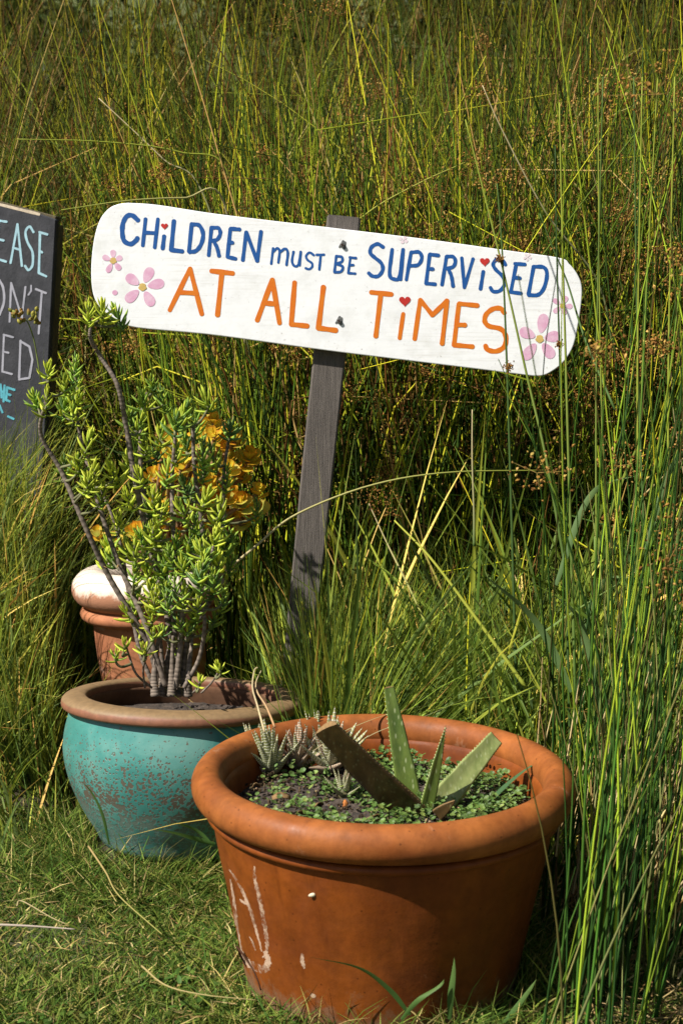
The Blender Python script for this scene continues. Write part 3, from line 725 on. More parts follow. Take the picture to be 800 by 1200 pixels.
# ------------------------------------------------------------------ green succulent shrub in the teal pot
shrub_at = g_pot.matrix_world @ Vector((-.02, 0, .21)) if False else Vector((-0.365, 2.99, .205))
shrub = thing('succulent_shrub', 'tall green stonecrop shrub with bare ringed stems growing from the teal pot', 'plant', shrub_at)
def local(p): return Vector(p)-shrub_at
stem_col = np.array((.17, .135, .105)); STEM_PTS = []
def stem(pts, r0, r1, y0, y1, ring=.011, parent=shrub, org=shrub_at, c=stem_col):
    n0 = len(pts); P = [at(u, v, y0+(y1-y0)*k/(n0-1)+random.uniform(-.012, .012)*(k > 0))-org for k, (u, v) in enumerate(pts)]
    L = sum((P[i+1]-P[i]).length for i in range(n0-1)); n = max(10, int(L/ring*3)); path = catmull(P, n)
    t = np.linspace(0, 1, n); ph = (t*L/ring) % 1; STEM_PTS.extend(Vector(q) for q in path[::2]) if org is shrub_at else None
    r0 *= .56; r1 *= .72
    rad = (r0*(1-t)+r1*t)*(1+.16*(ph-.5))
    tint = c[None]*(1+.75*(np.abs(ph-.5)*2-.5))[:, None]*(1+.15*rng.normal(size=(n, 1)))
    return link('stem', tube_mesh('stem', path, rad, 8, np.clip(tint, .01, 1)), M_STEM, parent)
STEMS = [
 ([(188, 806), (172, 752), (128, 676), (98, 612), (72, 552), (48, 508), (54, 470), (56, 440)], .0125, .0045, 2.97, 2.88),
 ([(204, 806), (196, 720), (176, 640), (158, 560), (148, 500), (138, 452), (118, 418), (106, 396), (108, 376)], .0135, .0045, 2.99, 2.93),
 ([(194, 804), (170, 730), (140, 662), (120, 604), (106, 556), (96, 520), (88, 470)], .0115, .0045, 2.94, 2.99),
 ([(212, 806), (222, 740), (240, 668), (236, 610), (228, 548), (226, 500)], .0125, .005, 2.98, 2.97),
 ([(198, 806), (205, 735), (188, 660), (172, 600), (165, 545), (166, 490), (172, 460)], .0125, .005, 3.02, 3.05),
 ([(218, 806), (226, 742), (252, 690), (262, 620), (262, 560), (268, 515)], .011, .0045, 3.05, 3.08),
 ([(206, 806), (212, 750), (214, 690), (204, 630), (202, 560), (206, 505)], .012, .005, 2.92, 2.90),
 ([(182, 806), (166, 770), (158, 735), (150, 690), (142, 640), (130, 600), (118, 575)], .010, .004, 3.05, 3.10),
 ([(216, 806), (234, 770), (240, 730), (236, 700), (246, 660), (250, 640)], .009, .004, 2.9, 2.84),
 ([(178, 806), (160, 790), (152, 770), (148, 757)], .005, .003, 2.9, 2.84),
 ([(236, 812), (248, 800), (256, 788)], .004, .003, 2.86, 2.82),
 ([(226, 812), (232, 806), (234, 800)], .004, .003, 2.84, 2.80),
 ([(170, 806), (168, 785), (172, 768)], .004, .003, 2.88, 2.82)]
for s in STEMS: stem(*s)
for k in range(7):     # knobbly leaf-scarred feet of the stems
    u = 184+k*6+random.uniform(-2, 2)
    stem([(u, 816), (u+random.uniform(-2, 3), 790), (u+random.uniform(-5, 6), 745)], .019, .004, 2.93+.02*(k % 3), 2.95+.02*(k % 3), .009)
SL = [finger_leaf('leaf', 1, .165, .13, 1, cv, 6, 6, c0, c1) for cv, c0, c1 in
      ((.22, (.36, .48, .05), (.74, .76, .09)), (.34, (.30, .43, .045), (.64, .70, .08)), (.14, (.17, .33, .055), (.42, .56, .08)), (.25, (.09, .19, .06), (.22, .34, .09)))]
ROS = [(120, 366, 2.92, 0), (104, 368, 2.90, 0), (138, 372, 2.95, 2), (57, 436, 2.88, 0), (55, 470, 2.88, 0), (88, 432, 2.99, 2), (90, 458, 2.99, 2), (76, 452, 2.92, 1), (86, 486, 2.96, 1),
 (103, 522, 2.9, 0), (92, 546, 2.9, 1), (168, 470, 3.0, 2), (164, 498, 3.0, 1), (178, 452, 3.05, 2), (170, 524, 3.02, 1), (206, 498, 2.9, 2), (216, 486, 2.95, 2), (242, 470, 3.02, 1),
 (270, 506, 3.06, 3), (238, 530, 2.94, 2), (240, 552, 2.96, 2), (196, 556, 2.9, 1), (164, 560, 2.92, 0), (150, 585, 2.9, 0), (132, 556, 2.95, 0), (120, 580, 2.9, 1), (105, 568, 2.93, 0),
 (242, 586, 2.88, 0), (228, 610, 2.9, 2), (214, 600, 2.86, 1), (190, 604, 2.88, 1), (180, 624, 2.86, 0), (166, 632, 2.9, 2), (222, 640, 2.86, 2), (236, 648, 2.84, 1), (252, 632, 2.88, 0),
 (200, 655, 2.85, 2), (214, 664, 2.84, 1), (240, 676, 2.9, 3), (206, 690, 2.84, 2), (196, 706, 2.82, 2), (182, 704, 2.86, 0), (172, 672, 2.92, 1), (254, 658, 2.86, 0), (228, 700, 2.92, 3),
 (150, 645, 3.0, 1), (140, 612, 3.02, 0), (266, 560, 3.06, 2), (188, 580, 3.04, 2), (206, 530, 2.92, 1), (174, 600, 3.02, 2), (216, 570, 2.96, 3), (256, 600, 3.02, 2), (210, 720, 2.95, 3),
 (146, 757, 2.84, 0), (168, 762, 2.82, 0), (136, 770, 2.84, 1), (257, 784, 2.82, 0), (234, 800, 2.80, 0), (180, 745, 2.83, 1), (220, 740, 2.9, 2), (300, 600, 3.1, 2), (152, 540, 3.06, 2),
 (184, 530, 3.08, 3), (128, 640, 3.05, 1), (230, 500, 3.02, 2), (246, 690, 3.04, 3), (160, 690, 3.04, 2), (190, 640, 2.98, 3), (226, 575, 3.0, 2), (250, 535, 3.04, 2)]
leaves = []; twigs = []
for q in ((150, 720), (166, 738), (190, 742), (205, 758), (238, 748), (252, 726), (160, 705), (228, 728), (262, 700), (212, 736), (270, 665), (178, 690), (192, 676), (216, 700), (238, 662), (170, 650), (222, 656), (248, 676), (158, 672), (196, 690), (232, 708), (176, 722), (246, 645), (262, 640), (206, 640), (186, 636)):
    ROS.append((q[0], q[1], random.uniform(2.84, 3.0), random.choice((0, 1, 2, 2))))
for _ in range(28):                       # fill in between with more shoots of the same kind
    u, v, y, k = random.choice([q for q in ROS if 450 < q[1] < 720])
    ROS.append((u+random.uniform(-20, 20), v+random.uniform(-20, 20), y+random.uniform(-.06, .09), random.choice((0, 1, 2, 2))))
for (u, v, y, k) in ROS:
    c = at(u, v, y)-shrub_at
    ax = Vector((random.uniform(-.35, .35), random.uniform(-.55, .1), 1)) if v < 740 else Vector((random.uniform(-.4, .4), -.3, 1))
    small = v > 735; n = random.randint(9, 12) if small else random.randint(15, 22); H = .02 if small else random.uniform(.035, .06)
    L = random.uniform(.024, .030) if small else random.uniform(.028, .040)
    near = min((q for q in STEM_PTS if q.z < c.z-.015), key=lambda q: (q-c).length+.25*abs(q.z-c.z+.06), default=None)
    if near is not None and .012 < (near-c).length < .2:
        md = (near+c)*.5+Vector((random.uniform(-.008, .008), random.uniform(-.01, 0), -.012))
        tp_ = catmull([near, md, c-ax*.01, c+ax*H*.4], 14); twigs.append((tp_, np.linspace(.0034, .0022, 14)))
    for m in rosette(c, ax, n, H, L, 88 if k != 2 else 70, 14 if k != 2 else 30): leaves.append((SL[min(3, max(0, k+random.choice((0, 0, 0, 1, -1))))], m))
SDEAD = finger_leaf('withered_leaf', 1, .14, .06, 1, .5, 5, 5, (.24, .15, .07), (.36, .24, .10))
for _ in range(34):
    q = random.choice([p for p in STEM_PTS if p.z > .02]); d = Vector((random.uniform(-1, 1), random.uniform(-1, .2), random.uniform(-1.2, .1)))
    o = link('withered_leaf', SDEAD, M_SUCC, shrub); o.matrix_local = orient(q, d, (0, 0, 1), random.uniform(.016, .028))
for tp_, tr_ in twigs: link('twig', tube_mesh('twig', tp_, tr_, 5, (.15, .15, .07)), M_STEM, shrub)
leaves.sort(key=lambda im: im[1].translation.y)
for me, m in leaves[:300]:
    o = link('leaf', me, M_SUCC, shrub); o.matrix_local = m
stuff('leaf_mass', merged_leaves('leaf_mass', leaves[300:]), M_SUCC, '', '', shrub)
# flower stalk of the shrub at the left, in front of the black board
fs = stem([(48, 446), (44, 420), (40, 398), (34, 380), (30, 374)], .0026, .002, 2.88, 2.86, .03, shrub, shrub_at, np.array((.16, .2, .05)))
fs.name = 'flower_stalk'
bitsC = []
for k in range(26):
    c = at(30+random.uniform(-14, 16), 371+random.uniform(-7, 9), 2.86+random.uniform(-.02, .02))-shrub_at
    bitsC.append((finger_leaf('bud', 1, .6, .5, 1, .1, 4, 5, (.2, .22, .05), random.choice(((.4, .33, .06), (.3, .14, .04), (.3, .3, .07)))), orient(c, (random.uniform(-1, 1), random.uniform(-1, .3), random.uniform(0, 1)), (0, 0, 1), random.uniform(.008, .014))))
fh = link('flower_bud_cluster', merged_leaves('flower_bud_cluster', bitsC), M_SUCC, shrub)

# ------------------------------------------------------------------ yellow and orange succulent in the urn
yp_at = UP_+Vector((0, 0, .43))
yel = thing('orange_succulent', 'yellow and orange cup leaved succulent growing in the whitened urn', 'plant', yp_at)
def paddle(name, c0, c1, ce):
    """round cupped leaf along +Z with a coloured edge"""
    v, tint, q = [], [], []; rows, cols_ = 7, 7
    for i in range(rows):
        t = i/(rows-1); w = .5*(.16+.84*math.sin(math.pi*min(1, t*.66+.06))**1.1)*(1 if t < .85 else math.sqrt(max(0, 1-((t-.8)/.215)**2)))
        for j in range(cols_):
            s = j/(cols_-1)*2-1; edge = max(abs(s)**4, (t**6))
            v.append((.22*(s*w*2)**2+.20*t*t, s*w, t)); base_ = [c0[m]*(1-t)+c1[m]*t for m in range(3)]
            tint.append([base_[m]*(1-edge*.75)+ce[m]*edge*.75 for m in range(3)])
    for i in range(rows-1):
        for j in range(cols_-1): a = i*cols_+j; q.append((a, a+1, a+cols_+1, a+cols_))
    me = mesh_np(name, v, q, None, tint); return me
YL = [paddle('leaf', (.66, .58, .05), (.88, .74, .06), (.78, .24, .02)), paddle('leaf', (.68, .52, .04), (.88, .60, .04), (.74, .14, .02)), paddle('leaf', (.36, .46, .09), (.72, .70, .12), (.72, .40, .06))]
M_YEL = leafy('yellow_leaf', .5, .5, .15, noisy=25)
yc = [(268, 552, 3.34, 0), (252, 512, 3.36, 0), (206, 530, 3.30, 0), (198, 560, 3.30, 1), (284, 590, 3.36, 2), (236, 518, 3.40, 2), (188, 604, 3.30, 0), (248, 570, 3.34, 0), (204, 516, 3.42, 1), (200, 540, 3.40, 1), (208, 562, 3.42, 0), (196, 584, 3.42, 0), (244, 504, 3.5, 0), (258, 520, 3.48, 0), (270, 540, 3.46, 1), (284, 560, 3.48, 1), (276, 584, 3.44, 0), (292, 598, 3.46, 1),
      (262, 566, 3.5, 2), (256, 594, 3.44, 0), (116, 628, 3.42, 1), (186, 612, 3.45, 0), (232, 560, 3.52, 0), (180, 560, 3.5, 0), (268, 612, 3.48, 0), (240, 625, 3.46, 0), (212, 630, 3.45, 1), (160, 625, 3.44, 0), (135, 640, 3.40, 2), (222, 530, 3.52, 0), (302, 578, 3.46, 0), (292, 540, 3.46, 0), (276, 518, 3.44, 1), (252, 496, 3.42, 0), (182, 596, 3.36, 0), (190, 536, 3.38, 1), (288, 612, 3.42, 2), (300, 600, 3.40, 0), (264, 586, 3.36, 1), (212, 548, 3.36, 0)]
for (u, v, y, k) in yc:
    c = at(u, v, y)-yp_at
    root_ = Vector((random.uniform(-.07, .07), random.uniform(-.07, .03), 0)); mid = (root_+c)*.5+Vector((0, 0, .03))
    link('stem', tube_mesh('stem', catmull([root_, mid, c], 10), .005, 6, (.22, .13, .06)), M_STEM, yel)
    for m in rosette(c, (random.uniform(-.3, .3), random.uniform(-.9, -.2), 1), random.randint(8, 11), .03, random.uniform(.028, .042), 85, 25, .35):
        o = link('leaf', YL[k if random.random() < .45 else random.randint(0, 2)], M_YEL, yel); o.matrix_local = m

# ------------------------------------------------------------------ planting in the front pot
def m_zebra():
    m, nt, b = new_mat('zebra_leaf'); tc = N(nt, 'ShaderNodeTexCoord'); s = N(nt, 'ShaderNodeSeparateXYZ'); nt.links.new(tc.outputs['Object'], s.inputs[0])
    a = N(nt, 'ShaderNodeAttribute', attribute_name='tint'); n = noise(nt, tc.outputs['Object'], 9, 3)
    ad = N(nt, 'ShaderNodeMath', operation='MULTIPLY_ADD'); ad.inputs[1].default_value = .05; nt.links.new(n, ad.inputs[0]); nt.links.new(s.outputs[2], ad.inputs[2])
    mu = N(nt, 'ShaderNodeMath', operation='MULTIPLY'); mu.inputs[1].default_value = 15; nt.links.new(ad.outputs[0], mu.inputs[0])
    fr_ = N(nt, 'ShaderNodeMath', operation='FRACT'); nt.links.new(mu.outputs[0], fr_.inputs[0])
    band = ramp(nt, fr_.outputs[0], [(.56, 0.), (.66, 1.), (.84, 1.), (.94, 0.)])
    nt.links.new(mix(nt, band, a.outputs[0], (.50, .48, .37)), b.inputs['Base Color']); b.inputs['Roughness'].default_value = .5
    bump(nt, b, band, .5, .02); return m
M_ZEBRA = m_zebra()
def spike_leaf(name, W, T, curve, c0, c1, rings=9, sides=6):
    v, tint = [], []
    for i in range(rings+1):
        t = i/rings; w = W*.5*max(.015, (1-t)**.68*(1+.25*math.sin(math.pi*min(1, t*1.6)))); th = T/W*w
        for k in range(sides):
            a = 2*math.pi*k/sides; v.append((curve*t*t*(1.4-.7*t)+th*math.cos(a)*(1.1 if math.cos(a) < 0 else .5), w*math.sin(a), t)); tint.append([c0[j]*(1-t)+c1[j]*t for j in range(3)])
    i = np.arange((rings+1)*sides).reshape(rings+1, sides); nx = np.roll(i, -1, 1)
    return mesh_np(name, v, np.stack([i[:-1], nx[:-1], nx[1:], i[1:]], -1).reshape(-1, 4), None, tint)
HL = [spike_leaf('leaf', .27, .17, cv, c0, c1) for cv, c0, c1 in ((.18, (.08, .11, .05), (.24, .24, .08)), (.26, (.10, .12, .05), (.30, .28, .11)), (.12, (.17, .10, .06), (.34, .20, .11)))]
hw = [(300, 893, 20, .060, 'pale striped haworthia half hidden behind the dark grey one at the left rim', (-.25, 0, 1), 1), (372, 884, 22, .072, 'striped haworthia at the back of the clump against the inner pot wall', (0, 0, 1), 0),(318, 905, 30, .080, 'striped haworthia with dark grey banded spikes, leftmost in the terracotta pot', (-.15, -.15, 1), 0), (350, 900, 26, .072, 'reddish striped haworthia squeezed between two paler ones in the terracotta pot', (0, -.2, 1), 2),
      (388, 902, 34, .092, 'largest cream banded haworthia beside the dark cut aloe leaf', (.1, -.35, 1), 1), (404, 935, 16, .050, 'small haworthia pup low at the front of the terracotta pot soil', (.1, -.4, 1), 1)]
for (u, v, n, L, lab, ax, k) in hw:
    p = on_soil(u, v); h = thing('haworthia', lab, 'succulent', p, 'haworthias in the terracotta pot')
    for m in rosette((0, 0, .012), ax, n, .02, L, 58, 4, .10):
        o = link('leaf', HL[k if random.random() < .75 else random.randint(0, 2)], M_ZEBRA, h); o.matrix_local = m
    link('root_crown', tube_mesh('root_crown', [(0, 0, -.006), (0, 0, .006), (0, 0, .016)], [.012, .014, .006], 8, (.08, .07, .03)), M_STEM, h)
def m_aloe(name, c1, c2, spots):
    m, nt, b = new_mat(name); v = coords(nt); vs = coords(nt, 'Object', (1, 1, .35))
    n = noise(nt, vs, 60, 6); c = ramp(nt, n, [(.3, c1), (.7, c2)])
    vo = N(nt, 'ShaderNodeTexVoronoi'); vo.inputs['Scale'].default_value = 150; nt.links.new(vs, vo.inputs['Vector'])
    c = mix(nt, ramp(nt, vo.outputs[0], [(.14, spots), (.30, 0.)]), c, (.36, .40, .20))
    nt.links.new(c, b.inputs['Base Color']); b.inputs['Roughness'].default_value = .36; bump(nt, b, n, .25, .003); return m
MA = m_aloe('aloe_green', (.06, .10, .018), (.14, .19, .035), .7); MD = m_aloe('aloe_dark', (.030, .018, .006), (.075, .045, .014), .12); ML = m_aloe('aloe_pale', (.12, .16, .04), (.30, .33, .12), .7)
M_FALLEN = plain('fallen_leaf', (.45, .16, .04), .7, .2, .3, 120)
M_TOOTH = plain('leaf_tooth', (.30, .33, .14), .6, .3, .2, 200)
M_CUT = plain('cut_leaf_end', (.20, .12, .05), .8, .2, .3, 200)
ab = on_soil(492, 946); aloe = thing('aloe', 'spotted aloe with four thick leaves cut off short in the terracotta pot', 'succulent', ab)
def aloe_leaf(b, t, wb, wt, thick, mat, side, cut=True, bow=.0, y=None):
    p0 = at(*b, 2.30)-ab if y is None else at(*b, y[0])-ab; p1 = at(*t, 2.30 if y is None else y[1])-ab; d = p1-p0; Ln = d.length
    V, Q = [], []; rows, sd = 14, 10; dd = d.normalized(); s = (Vector(side)-dd*Vector(side).dot(dd)).normalized(); nn = dd.cross(s)
    for i in range(rows+1):
        tt = i/rows; w = (wb*(1-tt)+wt*tt)*(1+.08*math.sin(tt*3)); th = thick*(1-.45*tt)*(w/wb)**.4
        if not cut: w *= max(.02, (1-tt**3)); th *= max(.05, 1-tt**4)
        c = p0+d*tt+nn*bow*math.sin(math.pi*tt*.9)
        for k in range(sd):
            a = 2*math.pi*k/sd; ca, sa = math.cos(a), math.sin(a)
            z = sa*th*(1 if sa < 0 else .35)+(.55*th*(ca*ca)*1.0)      # channelled upper side, rounded back
            V.append(c+s*ca*w*.5*(1+.04*math.sin(i*5.1+k)*(abs(ca) > .9))-nn*z)
    for i in range(rows):
        for k in range(sd): Q.append((i*sd+k, i*sd+(k+1) % sd, (i+1)*sd+(k+1) % sd, (i+1)*sd+k))
    o = link('leaf', mesh_np('leaf', V, Q), mat, aloe)
    if cut:
        cv = V[-sd:]; cc = sum(cv, Vector())/sd; vv = [cc+dd*.002]+[x+dd*.0006 for x in cv]
        link('cut_end', mesh_np('cut_end', vv, None, [(0, 1+k, 1+(k+1) % sd) for k in range(sd)]), M_CUT, o)
    # small teeth along the margins
    tv, tt_ = [], []
    for i in range(1, rows*2):
        for sg in (-1, 1):
            f = i/(rows*2); w = (wb*(1-f)+wt*f)*(1+.08*math.sin(f*3))*(1 if cut else max(.02, 1-f**3)); c = p0+d*f+nn*bow*math.sin(math.pi*f*.9)+s*sg*w*.485-nn*(.33*thick*(1-.45*f))
            k0 = len(tv); tv += [c-dd*.0016, c+dd*.0016, c+s*sg*.0018+dd*.0010, c+nn*.0012]; tt_ += [(k0, k0+1, k0+2), (k0+1, k0+3, k0+2), (k0+3, k0, k0+2)]
    tm = link('leaf_teeth', mesh_np('leaf_teeth', tv, None, tt_), M_TOOTH if mat is not MD else M_CUT, o); tm['kind'] = 'stuff'
    return o
aloe_leaf((484, 950), (383, 851), .060, .043, .021, MD, (.75, .25, -.65), y=(2.27, 2.20), bow=-.004)['label'] = 'dark brown cut leaf leaning left'
aloe_leaf((480, 945), (455, 806), .042, .017, .017, MA, (1, .25, 0), y=(2.30, 2.32))
aloe_leaf((498, 948), (522, 850), .026, .012, .009, MA, (1, .4, 0), cut=False, y=(2.26, 2.27))
aloe_leaf((508, 948), (580, 865), .046, .027, .019, ML, (.8, .5, .5), y=(2.28, 2.36))['label'] = 'broad pale green cut leaf leaning right'
aloe_leaf((512, 955), (533, 938), .020, .010, .006, MD, (.5, 0, -1), y=(2.23, 2.21), cut=False)

def ribbon(name, pts, ys, w, c0, c1, label, cat, mat=None, group=None, round_=False, n=26):
    """one single blade or stalk that the photograph lets you pick out"""
    P = [at(u, v, y) for (u, v), y in zip(pts, ys)]; b = P[0].copy(); path = catmull([p-b for p in P], n)
    t = np.linspace(0, 1, n); tint = np.outer(1-t, c0)+np.outer(t, c1)
    if round_: me = tube_mesh(name, path, w/2*(1-.6*t), 6, tint)
    else:
        me = blades_mesh(name, path[None], np.array([w]), np.array([c0]), np.array([c1]), .35, np.array([[.9, -.3, .35]]))
    o = link(name, me, mat or (M_REED if round_ else M_BLADE), None, b); return tag(o, label, cat, group)
GRN, YGR, STR, DKG = (.07, .12, .03), (.24, .27, .035), (.50, .40, .22), (.04, .075, .02)
ribbon('grass_blade', [(560, 950), (585, 925), (612, 903), (640, 887)], [2.30, 2.33, 2.37, 2.42], .015, (.06, .13, .05), (.10, .19, .08), 'single blue green blade arching out of the terracotta pot towards its right rim', 'grass blade')
ribbon('dry_stem', [(310, 858), (302, 828), (296, 806), (298, 786), (302, 782)], [2.32, 2.36, 2.38, 2.40, 2.40], .0042, STR, STR, 'pale dry stem curling up at the left rim of the terracotta pot', 'dry stem', round_=True)
ribbon('dry_stem', [(322, 852), (312, 828), (302, 812), (300, 800), (306, 786)], [2.32, 2.36, 2.38, 2.40, 2.41], .0042, (.42, .24, .11), STR, 'tan dry stem curling beside the paler one at the pot rim', 'dry stem', round_=True)
ribbon('straw', [(366, 880), (400, 858), (450, 838), (500, 826)], [2.36, 2.50, 2.60, 2.66], .0055, STR, (.32, .33, .12), 'long pale straw lying across the back rim behind the haworthias', 'straw')
ribbon('straw', [(425, 866), (450, 854), (500, 838), (545, 818)], [2.45, 2.54, 2.64, 2.70], .006, STR, (.2, .24, .08), 'pale straw across the back rim beside the tall aloe leaf', 'straw')
# low greenery and grit on the soil
def pot_cover():
    n = 6500; a = rng.uniform(0, 2*np.pi, n); r = .244*np.sqrt(rng.uniform(0, 1, n)); x, y = r*np.cos(a), r*np.sin(a)
    dens = (np.sin(x*38+1)+np.cos(y*33+x*20)) > -.75
    keep = ((x > -.10) | ((y < -.06) & (x > -.19)) | (rng.uniform(size=n) < .25)) & dens; x, y = x[keep], y[keep]; n = len(x)
    cx = np.stack([x, y, np.full(n, .264)+rng.uniform(0, .030, n)*(.4+.6*(np.sin(x*60)*np.cos(y*52) > -.2))], -1); V, T, Cc = [], [], []
    pal = pick(n, [(.08, .15, .04), (.12, .20, .055), (.06, .11, .03), (.17, .24, .07)], [3, 3, 2, 1])
    k = np.arange(6)*np.pi/3; s = rng.uniform(.0028, .0062, n)
    nz = np.stack([rng.normal(0, .5, n), rng.normal(-.25, .5, n), np.ones(n)], -1); nz /= np.linalg.norm(nz, axis=1, keepdims=True)
    u = np.cross(nz, np.array([0, 1., .1])); u /= np.linalg.norm(u, axis=1, keepdims=True); w = np.cross(nz, u)
    ringv = cx[:, None]+s[:, None, None]*(u[:, None]*np.cos(k)[None, :, None]+w[:, None]*np.sin(k)[None, :, None]*.75)+nz[:, None]*.0012
    V = np.concatenate([cx[:, None], ringv], 1).reshape(-1, 3); i0 = np.arange(n)[:, None]*7
    T = np.concatenate([np.stack([i0[:, 0], i0[:, 0]+1+j, i0[:, 0]+1+(j+1) % 6], -1) for j in range(6)])
    M = np.array(t_pot.matrix_world); V = V @ M[:3, :3].T+M[:3, 3]
    return mesh_np('ground_cover', V, None, T, np.repeat(pal, 7, 0), False)
stuff('ground_cover', pot_cover(), M_COVER, 'low small leaved greenery covering the soil of the terracotta pot', 'ground cover')
def octas(name, c, s, tint, stretch=(1, 1, 1)):
    """tiny eight-faced grains at centres c with sizes s"""
    n = len(c); d = np.array([(1, 0, 0), (-1, 0, 0), (0, 1, 0), (0, -1, 0), (0, 0, 1), (0, 0, -1)], float)*np.array(stretch)
    q = rng.normal(size=(n, 4)); q /= np.linalg.norm(q, axis=1, keepdims=True); w, x, y, z = q.T
    Rm = np.stack([1-2*(y*y+z*z), 2*(x*y-z*w), 2*(x*z+y*w), 2*(x*y+z*w), 1-2*(x*x+z*z), 2*(y*z-x*w), 2*(x*z-y*w), 2*(y*z+x*w), 1-2*(x*x+y*y)], -1).reshape(n, 3, 3)
    v = c[:, None]+s[:, None, None]*np.einsum('nij,kj->nki', Rm, d)
    f = np.array([(0, 2, 4), (2, 1, 4), (1, 3, 4), (3, 0, 4), (2, 0, 5), (1, 2, 5), (3, 1, 5), (0, 3, 5)])
    t = (np.arange(n)[:, None, None]*6+f[None]).reshape(-1, 3); return mesh_np(name, v, None, t, np.repeat(tint, 6, 0), False)
n = 2200; a = rng.uniform(0, 6.283, n); r = .247*np.sqrt(rng.uniform(0, 1, n)); M = np.array(t_pot.matrix_world)
g = np.stack([r*np.cos(a), r*np.sin(a), .265+rng.uniform(-.002, .008, n)+.004*(1-r/.23)], -1) @ M[:3, :3].T+M[:3, 3]
stuff('soil_crumbs', octas('soil_crumbs', g, rng.uniform(.0012, .0045, n), pick(n, [(.05, .035, .025), (.10, .075, .055), (.03, .02, .015), (.26, .2, .14)], [4, 3, 3, .8]), (1, .8, .6)), M_SEED, 'brown crumbs and bark bits on the soil of the terracotta pot', 'soil crumbs')

for k, (u, v) in enumerate(((405, 946), (352, 958), (440, 962), (300, 925), (372, 948), (600, 930), (562, 955), (330, 938))):
    p = on_soil(u, v); bm = bmesh.new(); bmesh.ops.create_grid(bm, x_segments=4, y_segments=2, size=1)
    L_ = random.uniform(.008, .017)
    for q in bm.verts: q.co = Vector((q.co.x*L_, q.co.y*L_*.42*(1-.6*abs(q.co.x)**2), .004*math.cos(q.co.x*2)+.002*q.co.y+random.uniform(-.001, .001)))
    bmesh.ops.solidify(bm, geom=bm.faces[:], thickness=.0012)
    o = bm_obj('bark_chip', bm, M_CUT if k else M_FALLEN, None, p+Vector((0, 0, .006))); o.rotation_euler = (random.uniform(-.4, .4), random.uniform(-.3, .3), random.uniform(0, 6))
    if k == 0: o.name = 'fallen_leaf'; tag(o, 'curled orange fallen leaf at the foot of the cut aloe', 'fallen leaf')
    else: tag(o, 'brown bark chip on the pot soil, %s of seven from the left' % {300: 'first', 330: 'second', 352: 'third', 372: 'fourth', 440: 'fifth', 562: 'sixth', 600: 'last'}[u], 'bark chip', 'bark chips on the pot soil')
n = 1300; cxy = rng.uniform(size=(26, 2))*np.array([1.5, 1.0])+np.array([-1.1, 2.0]); w_ = rng.integers(0, 26, n)
x, y = cxy[w_, 0]+rng.normal(0, .035, n), cxy[w_, 1]+rng.normal(0, .03, n); k = (np.hypot(x-TP.x, y-TP.y) > .25) & (np.hypot(x-GP.x, y-GP.y) > .21); x, y = x[k], y[k]; n = len(x)
P = paths_np(np.stack([x, y, terrain(x, y)+rng.uniform(.008, .03, n)], -1), updirs(n, 1.2, .25), rng.uniform(.010, .022, n), np.tile(np.array([0, 0, -.2]), (n, 1)), 3); c = pick(n, [(.06, .13, .03), (.09, .17, .04), (.14, .2, .06)], [3, 3, 1])
stuff('lawn_weeds', blades_mesh('lawn_weeds', P, rng.uniform(.007, .012, n), c, c, .2), M_BLADE, 'low broad leaved weeds in patches through the lawn', 'weeds')

# ------------------------------------------------------------------ the rush bed
PALR = [(.065, .13, .018), (.16, .23, .022), (.42, .47, .04), (.022, .05, .010), (.40, .31, .15), (.11, .06, .024)]  # the brightest yellow-green paints in stalks glinting in the sun
def tussocks():
    B = []
    def add(x, y, k, s): B.append((x, y, k, s))
    for _ in range(330):
        x = rng.uniform(-3.4, 3.4); y = rng.uniform(3.62, 7.6)
        if x < -.30 and y < 4.35+.25*math.sin(x*5): continue
        add(x, y, int(rng.integers(34, 64)), 1.0)
    for _ in range(46):                    # the front edge behind the sign, closed up
        add(rng.uniform(-.35, 1.3), rng.uniform(3.6, 4.2), int(rng.integers(40, 64)), 1.0)
    for _ in range(10):                    # the bed comes forward on the right
        x = rng.uniform(.50, 1.5); y = rng.uniform(2.62, 3.6)
        if x < .50+.34*max(0, (y-2.9)) : continue
        add(x, y, int(rng.integers(22, 40)), .97)
    for (x, y, k) in ((.50, 2.32, 22), (.60, 2.36, 16), (.66, 2.42, 14), (.88, 2.3, 22), (1.05, 2.3, 22), (1.25, 2.4, 24), (.475, 2.50, 20), (.56, 2.44, 24), (.66, 2.50, 26), (.44, 2.62, 16), (.80, 2.55, 22), (.95, 2.5, 22), (.52, 2.72, 20), (.70, 2.75, 24)): add(x, y, k, .98)
    return B
TUS = tussocks()
base_l, dir_l, len_l, front_l = [], [], [], []
for (x, y, k, s) in TUS:
    a = rng.uniform(0, 2*np.pi, k); r = .085*np.sqrt(rng.uniform(0, 1, k))
    lean = np.abs(rng.normal(0, .20, k))+r*1.2; az = np.where(rng.uniform(size=k) < .35, rng.uniform(0, 6.28), a+rng.normal(0, .6, k))
    base_l.append(np.stack([x+r*np.cos(a), y+r*np.sin(a), np.zeros(k)], -1))
    dir_l.append(np.stack([np.sin(lean)*np.cos(az), np.sin(lean)*np.sin(az), np.cos(lean)], -1))
    len_l.append(rng.uniform(1.2, 2.05, k)*s*(1.0+.46*np.clip((y-4.0)/1.5, 0, 1.3)))
k = 900; x = rng.uniform(-.12, 1.1, k); y = rng.uniform(2.95, 3.75, k)        # shorter green rushes in front of the bed
base_l.append(np.stack([x, y, np.zeros(k)], -1)); dir_l.append(updirs(k, .0, .24)); len_l.append(rng.uniform(.35, 1.0, k)*np.clip((y-2.4), .5, 1.1))
k = 150; a = rng.uniform(-.95, .65, k); rr = rng.uniform(.30, .47, k)                # thin ones hugging the right side of the front pot
